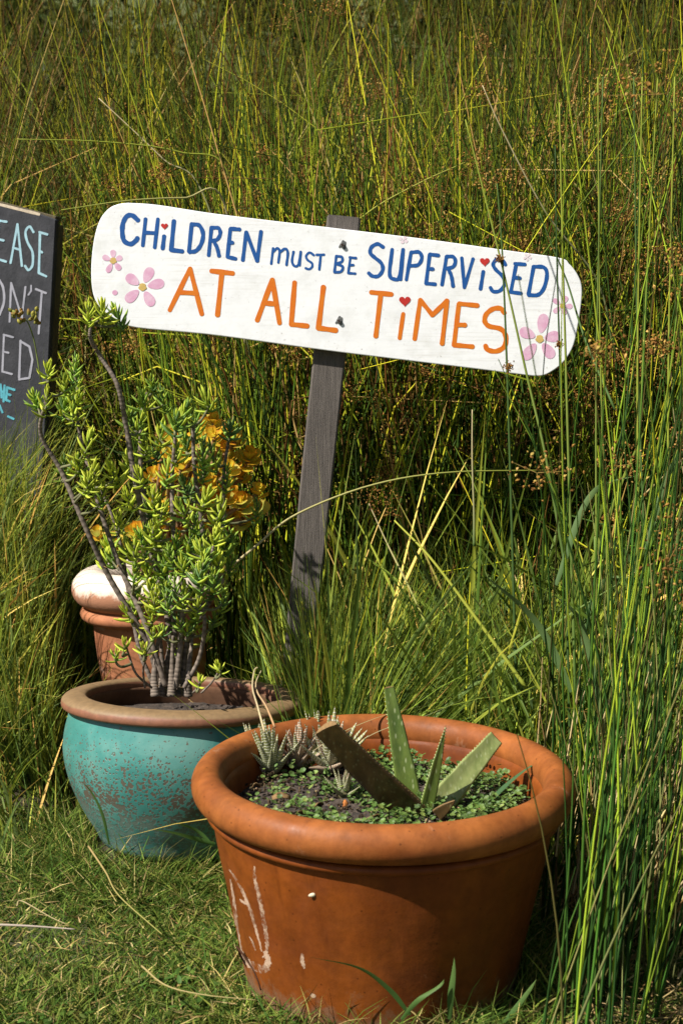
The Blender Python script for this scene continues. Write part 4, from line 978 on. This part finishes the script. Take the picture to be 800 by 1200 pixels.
base_l.append(np.stack([TP.x+rr*np.cos(a), TP.y+rr*np.sin(a), np.zeros(k)], -1)); dl = np.abs(rng.normal(.12, .1, k)); az_ = a*.5+rng.normal(0, .6, k)
dir_l.append(np.stack([np.sin(dl)*np.cos(az_), np.sin(dl)*np.sin(az_), np.cos(dl)], -1)); len_l.append(rng.uniform(.3, 1.25, k))
RB, RD, RL = np.concatenate(base_l), np.concatenate(dir_l), np.concatenate(len_l); n = len(RB)
tk = np.where(rng.uniform(size=n) < .30, rng.uniform(.35, .85, n), 2.0); tk = np.where(RB[:, 1] < 3.6, 2.0, tk)
az = rng.uniform(0, 2*np.pi, n); dn = rng.uniform(-.5, .45, n); dk = np.stack([np.cos(az), np.sin(az)*.6, dn], -1); dk /= np.linalg.norm(dk, axis=1, keepdims=True)
RP = paths_np(RB, RD, RL, np.stack([rng.normal(.01, .12, n), rng.normal(0, .09, n), -np.abs(rng.normal(.02, .03, n))], -1), 7, (tk, dk))
RP[..., 2] += terrain(RP[..., 0], RP[..., 1])*(RB[:, None, 1] > 6.8)
# nothing grows through the two boards or the post
def clear(P, x0, x1, y0, y1, z0):
    bad = ((P[..., 0] > x0) & (P[..., 0] < x1) & (P[..., 1] > y0) & (P[..., 1] < y1) & (P[..., 2] > z0)).any(1); return ~bad
def hit_pot(P): return ((np.hypot(P[..., 0]-TP.x, P[..., 1]-TP.y) < .335) & (P[..., 2] < .42)).any(1)
ok = ~hit_pot(RP) & clear(RP, -.62, .53, 2.2, 3.30, 1.06) & clear(RP, -.64, .24, 1.9, 2.8, .0) & clear(RP, -.64, .66, 3.20, 3.40, .55) & clear(RP, -.64, .50, 2.8, 3.22, .62) & clear(RP, -.12, .03, 2.8, 3.4, .5) & clear(RP, -.66, -.12, 2.6, 3.45, 0) & clear(RP, -1.5, -.70, 3.0, 4.12, .35)
RP, RB, RL, n = RP[ok], RB[ok], RL[ok], int(ok.sum())
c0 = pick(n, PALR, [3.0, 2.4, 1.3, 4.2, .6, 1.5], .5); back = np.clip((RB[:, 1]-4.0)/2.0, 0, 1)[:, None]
c0 = np.where((RB[:, 1] < 2.75)[:, None], c0*np.array([.5, .66, .7])+np.array([.012, .03, .008]), c0)  # nearest rushes coloured darker, painting in the shade beside the front pot
c1 = c0*np.array([1.15, .98, .8])*(1-.62*back)+np.array([.19, .11, .018])*.25*back     # older rushes at the back have rust-brown tips; their darkening is painted shade
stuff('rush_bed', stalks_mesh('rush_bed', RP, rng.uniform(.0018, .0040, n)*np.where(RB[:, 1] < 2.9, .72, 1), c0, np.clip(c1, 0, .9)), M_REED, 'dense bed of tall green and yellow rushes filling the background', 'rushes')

# dead straw and broken stems between the rushes
n = 7000; x = rng.uniform(-3.2, 3.2, n); y = rng.uniform(3.5, 7, n); right = rng.uniform(size=n) < .07
x = np.where(right, rng.uniform(.45, 1.6, n), x); y = np.where(right, rng.uniform(2.5, 3.8, n), y)
y = np.where((x < -.3) & (y < 4.3), y+1.0, y)
d = updirs(n, .75, .45); P = paths_np(np.stack([x, y, np.abs(rng.normal(.0, .42, n))], -1), d, rng.uniform(.15, .6, n), rng.normal(0, .16, (n, 3)), 4)
ok = clear(P, -.64, .62, 2.2, 3.42, 0) & clear(P, -1.5, -.70, 3.0, 4.12, .1); P = P[ok]; n = len(P)
c = pick(n, [(.40, .32, .18), (.24, .16, .07), (.12, .075, .035), (.20, .20, .05)], [2, 2, 2, 1.4])
stuff('dead_stems', stalks_mesh('dead_stems', P, rng.uniform(.0012, .0028, n), c, c), M_REED, 'dry straw and broken brown stems tangled low among the rushes', 'straw')

# long stalks leaning right across the others
n = 1100; x = rng.uniform(-3.2, 3.2, n); y = rng.uniform(3.65, 5.6, n); x = np.where((x < -.3) & (y < 4.4), x+.0, x); y = np.where((x < -.3) & (y < 4.4), y+1, y)
d = updirs(n, .75, .3); d[:, 1] *= .35; a = np.arctan2(d[:, 1], d[:, 0])
P = paths_np(np.stack([x, y, np.abs(rng.normal(.5, .5, n))], -1), d, rng.uniform(.4, 1.1, n), np.stack([.12*np.cos(a), 0*a, -np.abs(rng.normal(.1, .12, n))], -1), 6)
P = P[clear(P, -.70, .62, 2.2, 3.42, 0) & clear(P, -1.5, -.70, 3.0, 4.12, .0)]; n = len(P)
c = pick(n, [(.46, .38, .17), (.32, .33, .05), (.22, .26, .035), (.24, .15, .06)], [2, 2, 1.5, 1])
stuff('leaning_rushes', stalks_mesh('leaning_rushes', P, rng.uniform(.0016, .003, n), c, c), M_REED, 'straw and yellow stalks leaning and snapped across the upright rushes', 'rushes')

# brown flower tufts near the tops of the rushes
c0 = c1 = None
cand = np.flatnonzero((RB[:, 1] < 4.7) & (RL > 1.1)); hb = rng.choice(cand, min(1000, len(cand)), replace=False); hv, hs, ht, fil = [], [], [], []
for i in hb:
    f = rng.uniform(.5, .92); k = f*7; k0 = int(k); p = RP[i, k0]*(1-(k-k0))+RP[i, min(7, k0+1)]*(k-k0)
    m = int(rng.integers(55, 115)); w = rng.uniform(.014, .036); off = rng.normal(0, 1, (m, 3))*np.array([w, w, w*.8])+np.array([rng.normal(0, .01), -.008, w*.4])
    hv.append(p+off); hs.append(rng.uniform(.0022, .0052, m)); ht.append(pick(m, [(.30, .165, .05), (.18, .09, .03), (.42, .28, .10)], [3, 2.5, 1.2]))
    for j in range(7): fil.append((p, off[j]))
hv, hs, ht = np.concatenate(hv), np.concatenate(hs), np.concatenate(ht)
stuff('rush_flowers', octas('rush_flowers', hv, hs, ht, (1, .6, .6)), M_SEED, 'loose brown flower tufts near the tops of the rushes', 'seed heads')
fp = np.array([p for p, o in fil]); fo = np.array([o for p, o in fil])
FP = fp[:, None]+fo[:, None]*np.linspace(0, 1, 4)[None, :, None]; c = pick(len(FP), [(.2, .14, .05)], [1])
stuff('rush_flower_branches', stalks_mesh('rush_flower_branches', FP, np.full(len(FP), .0009), c, c), M_SEED, 'hair thin branches carrying the brown rush flowers', 'seed heads')

# ------------------------------------------------------------------ meadow grass, lawn
PALB = [(.075, .15, .045), (.12, .215, .06), (.20, .29, .075), (.075, .15, .075), (.48, .40, .20)]
def meadow():
    n = 36000; x = rng.uniform(-2.6, 2.4, n); y = rng.uniform(2.75, 4.9, n)
    left = x < -.62; den = np.clip((y-3.0)/.45, 0, 1)
    den = np.where(left, np.clip((y-2.85-.1*np.sin(x*9))/.5, .0, 1), den)
    den = np.where(x > .38, np.clip((y-2.45)/.3, 0, 1), den)
    xl = rng.uniform(-1.2, -.62, 5000); yl = rng.uniform(3.2, 3.85, 5000); xl = np.where(xl/yl > -.2, -1.0, xl)
    extra = 15000; x2 = rng.uniform(-.15, 1.0, extra); y2 = rng.uniform(2.78, 3.75, extra)
    x = np.concatenate([x, x2, xl]); y = np.concatenate([y, y2, yl]); den = np.concatenate([den, np.full(extra, .9), np.full(5000, 1.)])
    x3 = rng.uniform(-.2, .05, 3600); y3 = rng.uniform(2.95, 3.24, 3600); x = np.concatenate([x, x3]); y = np.concatenate([y, y3]); den = np.concatenate([den, np.ones(3600)])
    k = rng.uniform(size=len(x)) < den; x, y = x[k], y[k]
    dp = np.hypot(x-TP.x, y-TP.y); dg = np.hypot(x-GP.x, y-GP.y); du = np.hypot(x-UP_.x, y-UP_.y)
    k = (dp > .31) & (dg > .25) & (du > .17) & ~((np.abs(x) < .62) & (y > 3.2) & (y < 3.32) & (rng.uniform(size=len(x)) < .0)); x, y = x[k], y[k]; n = len(x)
    L = rng.uniform(.15, .66, n)*np.clip((y-2.35)*1.05, .4, 1.05)
    tall = x/y < -.212-.02*np.sin(y*9)                              # left of the urn the grass stands high
    L = np.where(tall, rng.uniform(.10, .24, n)+rng.uniform(.08, .30, n)*np.clip((y-2.8)/.7, 0, 1), L)
    L = np.where(~tall & (x/y < -.045) & (y < 3.5), L*.5, L)
    L = np.where((x > -.2) & (x < .05) & (y > 2.95) & (y < 3.24), rng.uniform(.25, .68, n), L)
    wide = rng.uniform(size=n) < np.where((x > .25) & (y < 3.5), .10, .035); L = np.where(wide & (x > -.1), L*1.35+.12, L)
    d = updirs(n, .32, .28); a = np.arctan2(d[:, 1], d[:, 0]); bd = np.where(rng.uniform(size=n) < .25, rng.uniform(.2, .6, n), rng.uniform(0, .22, n))
    P = paths_np(np.stack([x, y, terrain(x, y)], -1), d, L, np.stack([bd*np.cos(a), bd*np.sin(a), -bd*.55], -1), 6)
    # keep blades out of the pots and the black board
    def hit(c, r, z): return ((np.hypot(P[..., 0]-c.x, P[..., 1]-c.y) < r) & (P[..., 2] < z)).any(1)
    ok = ~(hit(TP, .325, .42) | hit(GP, .262, .40) | hit(UP_, .205, .5)) & clear(P, -1.5, -.68, 3.86, 4.1, .0)
    ok &= ~((P[..., 1] > 2.7) & (P[..., 1] < 3.56) & (P[..., 0]/P[..., 1] > -.192) & (P[..., 0] < -.25) & (P[..., 2] > 1.045-(.125+.0)*P[..., 1]-.28)).any(1)
    ok &= ~((np.abs(P[..., 0]-(base.x+.0)) < .05) & (P[..., 1] > 3.2) & (P[..., 1] < 3.4) & (P[..., 2] > .46)).any(1)
    P = P[ok]; wide = wide[ok]; n = len(P); c0 = pick(n, PALB, [3, 3, 2, 2.4, .7], .4); c0 *= np.where((P[:, 0, 0] < -.45)[:, None], np.array([1.75, 1.35, 1.1]), np.array([1.5, 1.28, 1.0])); c1 = np.clip(c0*np.array([1.2, 1.1, .9]), 0, .9)
    w = rng.uniform(.0028, .0075, n)*np.where(wide, 2.3, 1)
    return blades_mesh('meadow_grass', P, w, c0, c1, .35)
stuff('meadow_grass', meadow(), M_BLADE, 'long green grass growing round the sign post and behind the pots', 'grass')
def lawn():
    n1, n2 = 120000, 40000
    x = np.concatenate([rng.uniform(-1.1, 1.0, n1), rng.uniform(-3, 3, n2)]); y = np.concatenate([rng.uniform(1.85, 3.15, n1), rng.uniform(.9, 3.6, n2)])
    dp = np.hypot(x-TP.x, y-TP.y); dg = np.hypot(x-GP.x, y-GP.y); pat = np.sin(x*11+np.sin(y*7)*2)+np.sin(y*13+x*4)
    k = (dp > .222) & (dg > .19) & (rng.uniform(size=len(x)) < np.clip(.86+.18*pat, .35, 1)); x, y, pat, dg = x[k], y[k], pat[k], dg[k]; n = len(x)
    L = rng.uniform(.014, .042, n)*(1+.25*pat*.5)
    near = (dg < .40) | (np.hypot(x-TP.x, y-TP.y) < .30); L = np.where(near & (rng.uniform(size=n) < .35), L*2.3, L)
    m_ = 2600; aa = rng.uniform(-3.3, .3, m_); r1 = rng.uniform(.195, .30, m_); m2 = 1500; ab_ = rng.uniform(-2.9, .9, m2); r2 = rng.uniform(.225, .34, m2)
    xa = np.concatenate([GP.x+r1*np.cos(aa), TP.x+r2*np.cos(ab_)]); ya = np.concatenate([GP.y+r1*np.sin(aa), TP.y+r2*np.sin(ab_)])
    La = np.concatenate([rng.uniform(.03, .13, m_), rng.uniform(.02, .085, m2)*np.where(ab_ > -1.5, 1.5, .8)])
    x = np.concatenate([x, xa]); y = np.concatenate([y, ya]); L = np.concatenate([L, La]); n = len(x)
    d = updirs(n, .75, .35); a = np.arctan2(d[:, 1], d[:, 0]); bd = rng.uniform(.1, .5, n)
    P = paths_np(np.stack([x, y, terrain(x, y)], -1), d, L, np.stack([bd*np.cos(a), bd*np.sin(a), -bd*.4], -1), 3)
    c0 = pick(n, [(.05, .10, .022), (.09, .15, .03), (.15, .20, .045), (.22, .21, .07), (.44, .37, .19)], [3, 3, 2.2, 1.3, .7], .4)
    def hit(c, r, z): return ((np.hypot(P[..., 0]-c.x, P[..., 1]-c.y) < r) & (P[..., 2] < z)).any(1)
    k = ~(hit(TP, .222, .2) | hit(GP, .186, .2)); P, c0 = P[k], c0[k]; n = len(P)
    return blades_mesh('lawn', P, rng.uniform(.0018, .0040, n), c0, np.clip(c0*1.15, 0, .9), .3)
stuff('lawn', lawn(), M_LAWN, 'short mown green lawn with dry clippings in front of the pots', 'lawn')
n = 5200; x = rng.uniform(-1.6, 1.2, n); y = rng.uniform(1.7, 3.3, n)
k = (np.hypot(x-TP.x, y-TP.y) > .24) & (np.hypot(x-GP.x, y-GP.y) > .2); x, y = x[k], y[k]; n = len(x)
a = rng.uniform(0, 6.283, n); P = paths_np(np.stack([x, y, rng.uniform(.004, .028, n)], -1), np.stack([np.cos(a), np.sin(a), rng.normal(.05, .2, n)], -1), rng.uniform(.012, .05, n), rng.normal(0, .12, (n, 3)), 3)
c = pick(n, [(.46, .38, .22), (.34, .26, .12), (.22, .15, .07)], [3, 2, 1.3])
stuff('grass_clippings', blades_mesh('grass_clippings', P, rng.uniform(.0016, .004, n), c, c, .1), M_LAWN, 'straw coloured clippings scattered over the lawn', 'clippings')
# straw heap to the right of the front pot
n = 620; x = rng.normal(.60, .12, n); y = rng.normal(2.56, .11, n); P = paths_np(np.stack([x, y, np.abs(rng.normal(.03, .1, n))], -1), updirs(n, .6, .25, rng.normal(.6, .5, n)), rng.uniform(.1, .34, n), rng.normal(0, .12, (n, 3)), 4)
P = P[~hit_pot(P)]; n = len(P); c = pick(n, [(.44, .36, .22), (.34, .25, .13), (.2, .13, .06)], [3, 2, 1])
stuff('straw_heap', stalks_mesh('straw_heap', P, rng.uniform(.0014, .003, n), c, c), M_REED, 'heap of pale leaning straw at the right of the terracotta pot', 'straw')
n = 2600; x = rng.uniform(.30, 1.3, n); y = rng.uniform(1.95, 2.7, n); k = np.hypot(x-TP.x, y-TP.y) > .27; x, y = x[k], y[k]; n = len(x); a = rng.uniform(0, 6.283, n)
P = paths_np(np.stack([x, y, rng.uniform(.005, .04, n)], -1), np.stack([np.cos(a), np.sin(a), rng.normal(.1, .25, n)], -1), rng.uniform(.02, .11, n), rng.normal(0, .12, (n, 3)), 3); P = P[~hit_pot(P)]; n = len(P)
c = pick(n, [(.40, .32, .19), (.28, .20, .10), (.15, .10, .05), (.10, .15, .04)], [2, 2, 1.5, 1.5])
stuff('dry_litter', blades_mesh('dry_litter', P, rng.uniform(.002, .005, n), c, c, .15), M_LAWN, 'dry straw litter on the ground at the right foot of the rushes', 'litter')
# tall grass on the foot of the hill
n = 9000; x = rng.uniform(-7, 7, n); y = rng.uniform(7.6, 12, n); P = paths_np(np.stack([x, y, terrain(x, y)-.02], -1), updirs(n, .2, .15), rng.uniform(.5, 1.3, n), np.stack([rng.normal(0, .2, n), rng.normal(0, .2, n), -np.abs(rng.normal(0, .1, n))], -1), 4)
c = pick(n, [(.07, .11, .025), (.12, .14, .035), (.2, .15, .06), (.12, .07, .03)], [3, 3, 1, 1])
stuff('hill_grass', blades_mesh('hill_grass', P, rng.uniform(.01, .025, n), c, c, .3), M_BLADE, 'rank grass on the slope behind the rushes', 'grass')

n0 = 70; cx, cy = rng.uniform(-9, 9, n0), rng.uniform(10.5, 15, n0); rr = rng.uniform(.5, 1.1, n0); m = 420
ang = rng.normal(size=(n0, m, 3)); ang /= np.linalg.norm(ang, axis=2, keepdims=True)
cl = np.stack([cx, cy, terrain(cx, cy)+rr*1.1], -1)[:, None]+ang*rr[:, None, None]*rng.uniform(.35, 1.05, (n0, m, 1))*np.array([1, 1, 1.25])
cl = cl.reshape(-1, 3); k = len(cl); d = rng.normal(size=(k, 3))+np.array([0, 0, -.3]); d /= np.linalg.norm(d, axis=1, keepdims=True)
c = pick(k, [(.035, .055, .014), (.05, .075, .016), (.08, .085, .022), (.08, .055, .02)], [3, 3, 1.5, .8])
stuff('scrub', blades_mesh('scrub', paths_np(cl, d, rng.uniform(.12, .3, k), rng.normal(0, .2, (k, 3)), 3), rng.uniform(.05, .1, k), c, c, .3), M_BLADE, 'dark blurred scrub on the slope far behind the rushes', 'scrub')

# ------------------------------------------------------------------ single stalks that stand out
def stalk(pts, ys, w, c0, c1, label, head=None, name='rush_stalk'):
    o = ribbon(name, pts, ys, w, c0, c1, label, 'rush stalk', None, 'rush stalks standing out in front', True, 30)
    if head:
        u, v, y, r = head; c = at(u, v, y)-o.location; m = 80
        pts_ = np.array(c)+rng.normal(0, 1, (m, 3))*r; link('flower_tuft', octas('flower_tuft', pts_, rng.uniform(.0018, .0036, m), pick(m, [(.22, .11, .035), (.13, .06, .02), (.3, .18, .06)], [3, 2, 1]), (1, .6, .6)), M_SEED, o)['kind'] = 'stuff'
    return o
stalk([(606, 860), (600, 640), (594, 440), (588, 293), (582, 215)], [3.0, 3.05, 3.08, 3.1, 3.12], .0068, DKG, GRN, 'dark upright rush crossing the last letter of the orange word', (595, 430, 3.07, .005))
stalk([(668, 700), (640, 540), (617, 440), (590, 320), (564, 215), (545, 140)], [2.95, 3.0, 3.06, 3.1, 3.14, 3.16], .0068, GRN, YGR, 'yellow green rush leaning left across the lower right of the white sign', (586, 303, 3.09, .004))
stalk([(668, 900), (662, 640), (656, 440), (652, 300), (650, 170)], [2.9, 3.0, 3.08, 3.1, 3.12], .006, DKG, DKG, 'thin dark rush upright near the rounded right end of the sign', (655, 404, 3.07, .004))
stalk([(676, 880), (668, 620), (663, 440), (659, 300), (655, 120)], [2.88, 2.98, 3.04, 3.08, 3.1], .0075, GRN, YGR, 'thick light green rush beside the dark one at the right end of the sign')
stalk([(720, 480), (690, 410), (678, 376), (664, 330), (648, 292), (632, 250)], [3.0, 3.08, 3.12, 3.16, 3.16, 3.16], .006, GRN, GRN, 'green rush leaning across the rounded right corner of the sign')
stalk([(256, 676), (300, 640), (345, 604), (430, 570), (520, 554), (640, 551)], [3.0, 3.03, 3.07, 3.1, 3.12, 3.2], .0065, STR, YGR, 'long arching rush bowed across the sign post from straw to green')
stalk([(616, 806), (560, 728), (505, 655), (462, 610)], [2.9, 2.96, 3.02, 3.08], .0095, YGR, (.36, .36, .05), 'bright yellow rush slanting through the dark gap right of the post', (452, 592, 3.1, .02))
stalk([(505, 745), (480, 690), (455, 640), (432, 590)], [3.0, 3.05, 3.1, 3.12], .006, YGR, STR, 'shorter yellow rush slanting beside the bright yellow one', (436, 580, 3.12, .02))
stalk([(555, 640), (555, 600), (553, 540), (553, 480)], [3.1, 3.12, 3.14, 3.16], .006, GRN, STR, 'pale upright broken rush between sign post and right edge')
stalk([(330, 560), (245, 244), (190, 185), (116, 115)], [3.7, 3.7, 3.72, 3.75], .006, GRN, STR, 'straight straw coloured rush slanting above the top left of the white sign')
stalk([(285, 420), (270, 210), (210, 178), (120, 166), (20, 163)], [3.7, 3.68, 3.66, 3.64, 3.62], .006, YGR, YGR, 'rush snapped over and lying level above the left half of the sign')
stalk([(290, 420), (262, 236), (215, 232), (150, 235), (72, 246)], [3.6, 3.5, 3.45, 3.42, 3.40], .006, STR, YGR, 'pale rush bent level just over the top left corner of the sign')
stalk([(400, 420), (398, 290), (430, 250), (490, 215), (545, 190)], [3.75, 3.7, 3.62, 3.6, 3.6], .0065, YGR, (.34, .33, .06), 'yellow rush slanting up to the right above the top of the sign post')
stalk([(720, 420), (700, 330), (640, 250), (588, 152), (565, 100)], [3.5, 3.48, 3.45, 3.45, 3.45], .006, GRN, STR, 'straw rush leaning left above the right end of the sign')
for k, (u0, u1, y, w) in enumerate(((690, 706, 2.7, .0062), (715, 700, 2.75, .006), (742, 752, 2.62, .0065), (762, 742, 2.7, .006), (775, 790, 2.6, .0068), (726, 770, 2.8, .006))):
    stalk([(u0, 1080), (u0+(u1-u0)*.3+3, 760), (u0+(u1-u0)*.65-2, 430), (u1, 90)], [y, y+.04, y+.1, y+.12], w, GRN if k % 2 else YGR, YGR if k % 3 else GRN,
          ('tall rush rising at the far right of the photograph, %s' % ('leftmost of six', 'second of six from the left', 'third of six from the left', 'fourth of six from the left', 'rightmost of six', 'fifth of six, leaning right')[k]), (u1+4, 420+60*k, y+.1, .022) if k % 2 == 0 else None)
bl_ = sorted((random.uniform(620, 1000), random.uniform(640, 790)) for _ in range(9))
for k, (v, u) in enumerate(bl_):          # broad leaves among the rushes at the right
    y = random.uniform(2.6, 3.1); sg = random.choice((-1, 1)); du = sg*random.uniform(40, 110)
    lab = 'broad green leaf leaning %s among the right hand rushes, %s of nine from the top' % ('right' if sg > 0 else 'left', ('first', 'second', 'third', 'fourth', 'fifth', 'sixth', 'seventh', 'eighth', 'lowest')[k])
    ribbon('broad_leaf', [(u, v), (u+du*.4, v-random.uniform(70, 130)), (u+du, v-random.uniform(90, 170))], [y, y+.02, y-.03], random.uniform(.011, .018), (.09, .15, .05), (.14, .21, .07), lab, 'grass leaf', None, 'broad leaves among the right hand rushes')
# straws on the lawn
ribbon('straw', [(-30, 1083), (30, 1085), (88, 1089)], [2.27, 2.265, 2.26], .0052, (.40, .33, .26), (.40, .33, .26), 'thick greyish straw lying on the lawn at the left edge', 'straw', M_REED, None, True)
ribbon('straw', [(104, 992), (124, 1022), (140, 1050), (190, 1095)], [2.62, 2.52, 2.43, 2.28], .0042, (.34, .24, .10), (.3, .28, .08), 'tan runner lying on the lawn below the teal pot', 'straw', M_REED, None, True)
ribbon('straw', [(166, 1132), (195, 1155), (240, 1166), (300, 1172)], [2.19, 2.14, 2.11, 2.10], .0034, (.34, .27, .11), (.34, .27, .11), 'thin yellow straw curving on the lawn towards the terracotta pot foot', 'straw', M_REED, None, True)
ribbon('straw', [(20, 1062), (26, 1056), (60, 1075), (78, 1083)], [2.33, 2.34, 2.3, 2.28], .0030, (.36, .29, .14), (.36, .29, .14), 'thin bent straw on the lawn above the thick greyish one', 'straw', M_REED, None, True)
# broad blades at the feet of the pots
BG = 'broad grass blades at the feet of the pots'
for pts, ys, w, lab in (
    ([(252, 990), (225, 983), (200, 976), (176, 972)], [2.6, 2.6, 2.58, 2.56], .014, 'broad grass blade pointing left in front of the teal pot'),
    ([(250, 992), (232, 975), (210, 966), (195, 965)], [2.62, 2.62, 2.61, 2.6], .009, 'grass blade above the broad one in front of the teal pot'),
    ([(128, 990), (120, 955), (108, 930), (96, 915)], [2.72, 2.7, 2.69, 2.68], .007, 'dark grass blade against the lower left of the teal pot'),
    ([(480, 1190), (455, 1160), (420, 1135), (364, 1122)], [2.06, 2.05, 2.035, 2.02], .010, 'long green blade curving left across the shaded terracotta pot'),
    ([(526, 1195), (528, 1165), (531, 1140), (532, 1122)], [2.06, 2.05, 2.05, 2.05], .011, 'upright green blade in front of the shaded terracotta pot'),
    ([(470, 1195), (490, 1172), (515, 1155), (520, 1148)], [2.05, 2.04, 2.04, 2.04], .008, 'short green blade leaning right in front of the terracotta pot'),
    ([(590, 1198), (605, 1180), (620, 1160), (628, 1148)], [2.12, 2.12, 2.12, 2.12], .009, 'green blade leaning right at the dark right foot of the pot')):
    ribbon('grass_blade', pts, ys, w, (.06, .13, .03), (.12, .19, .05), lab, 'grass blade', None, BG)
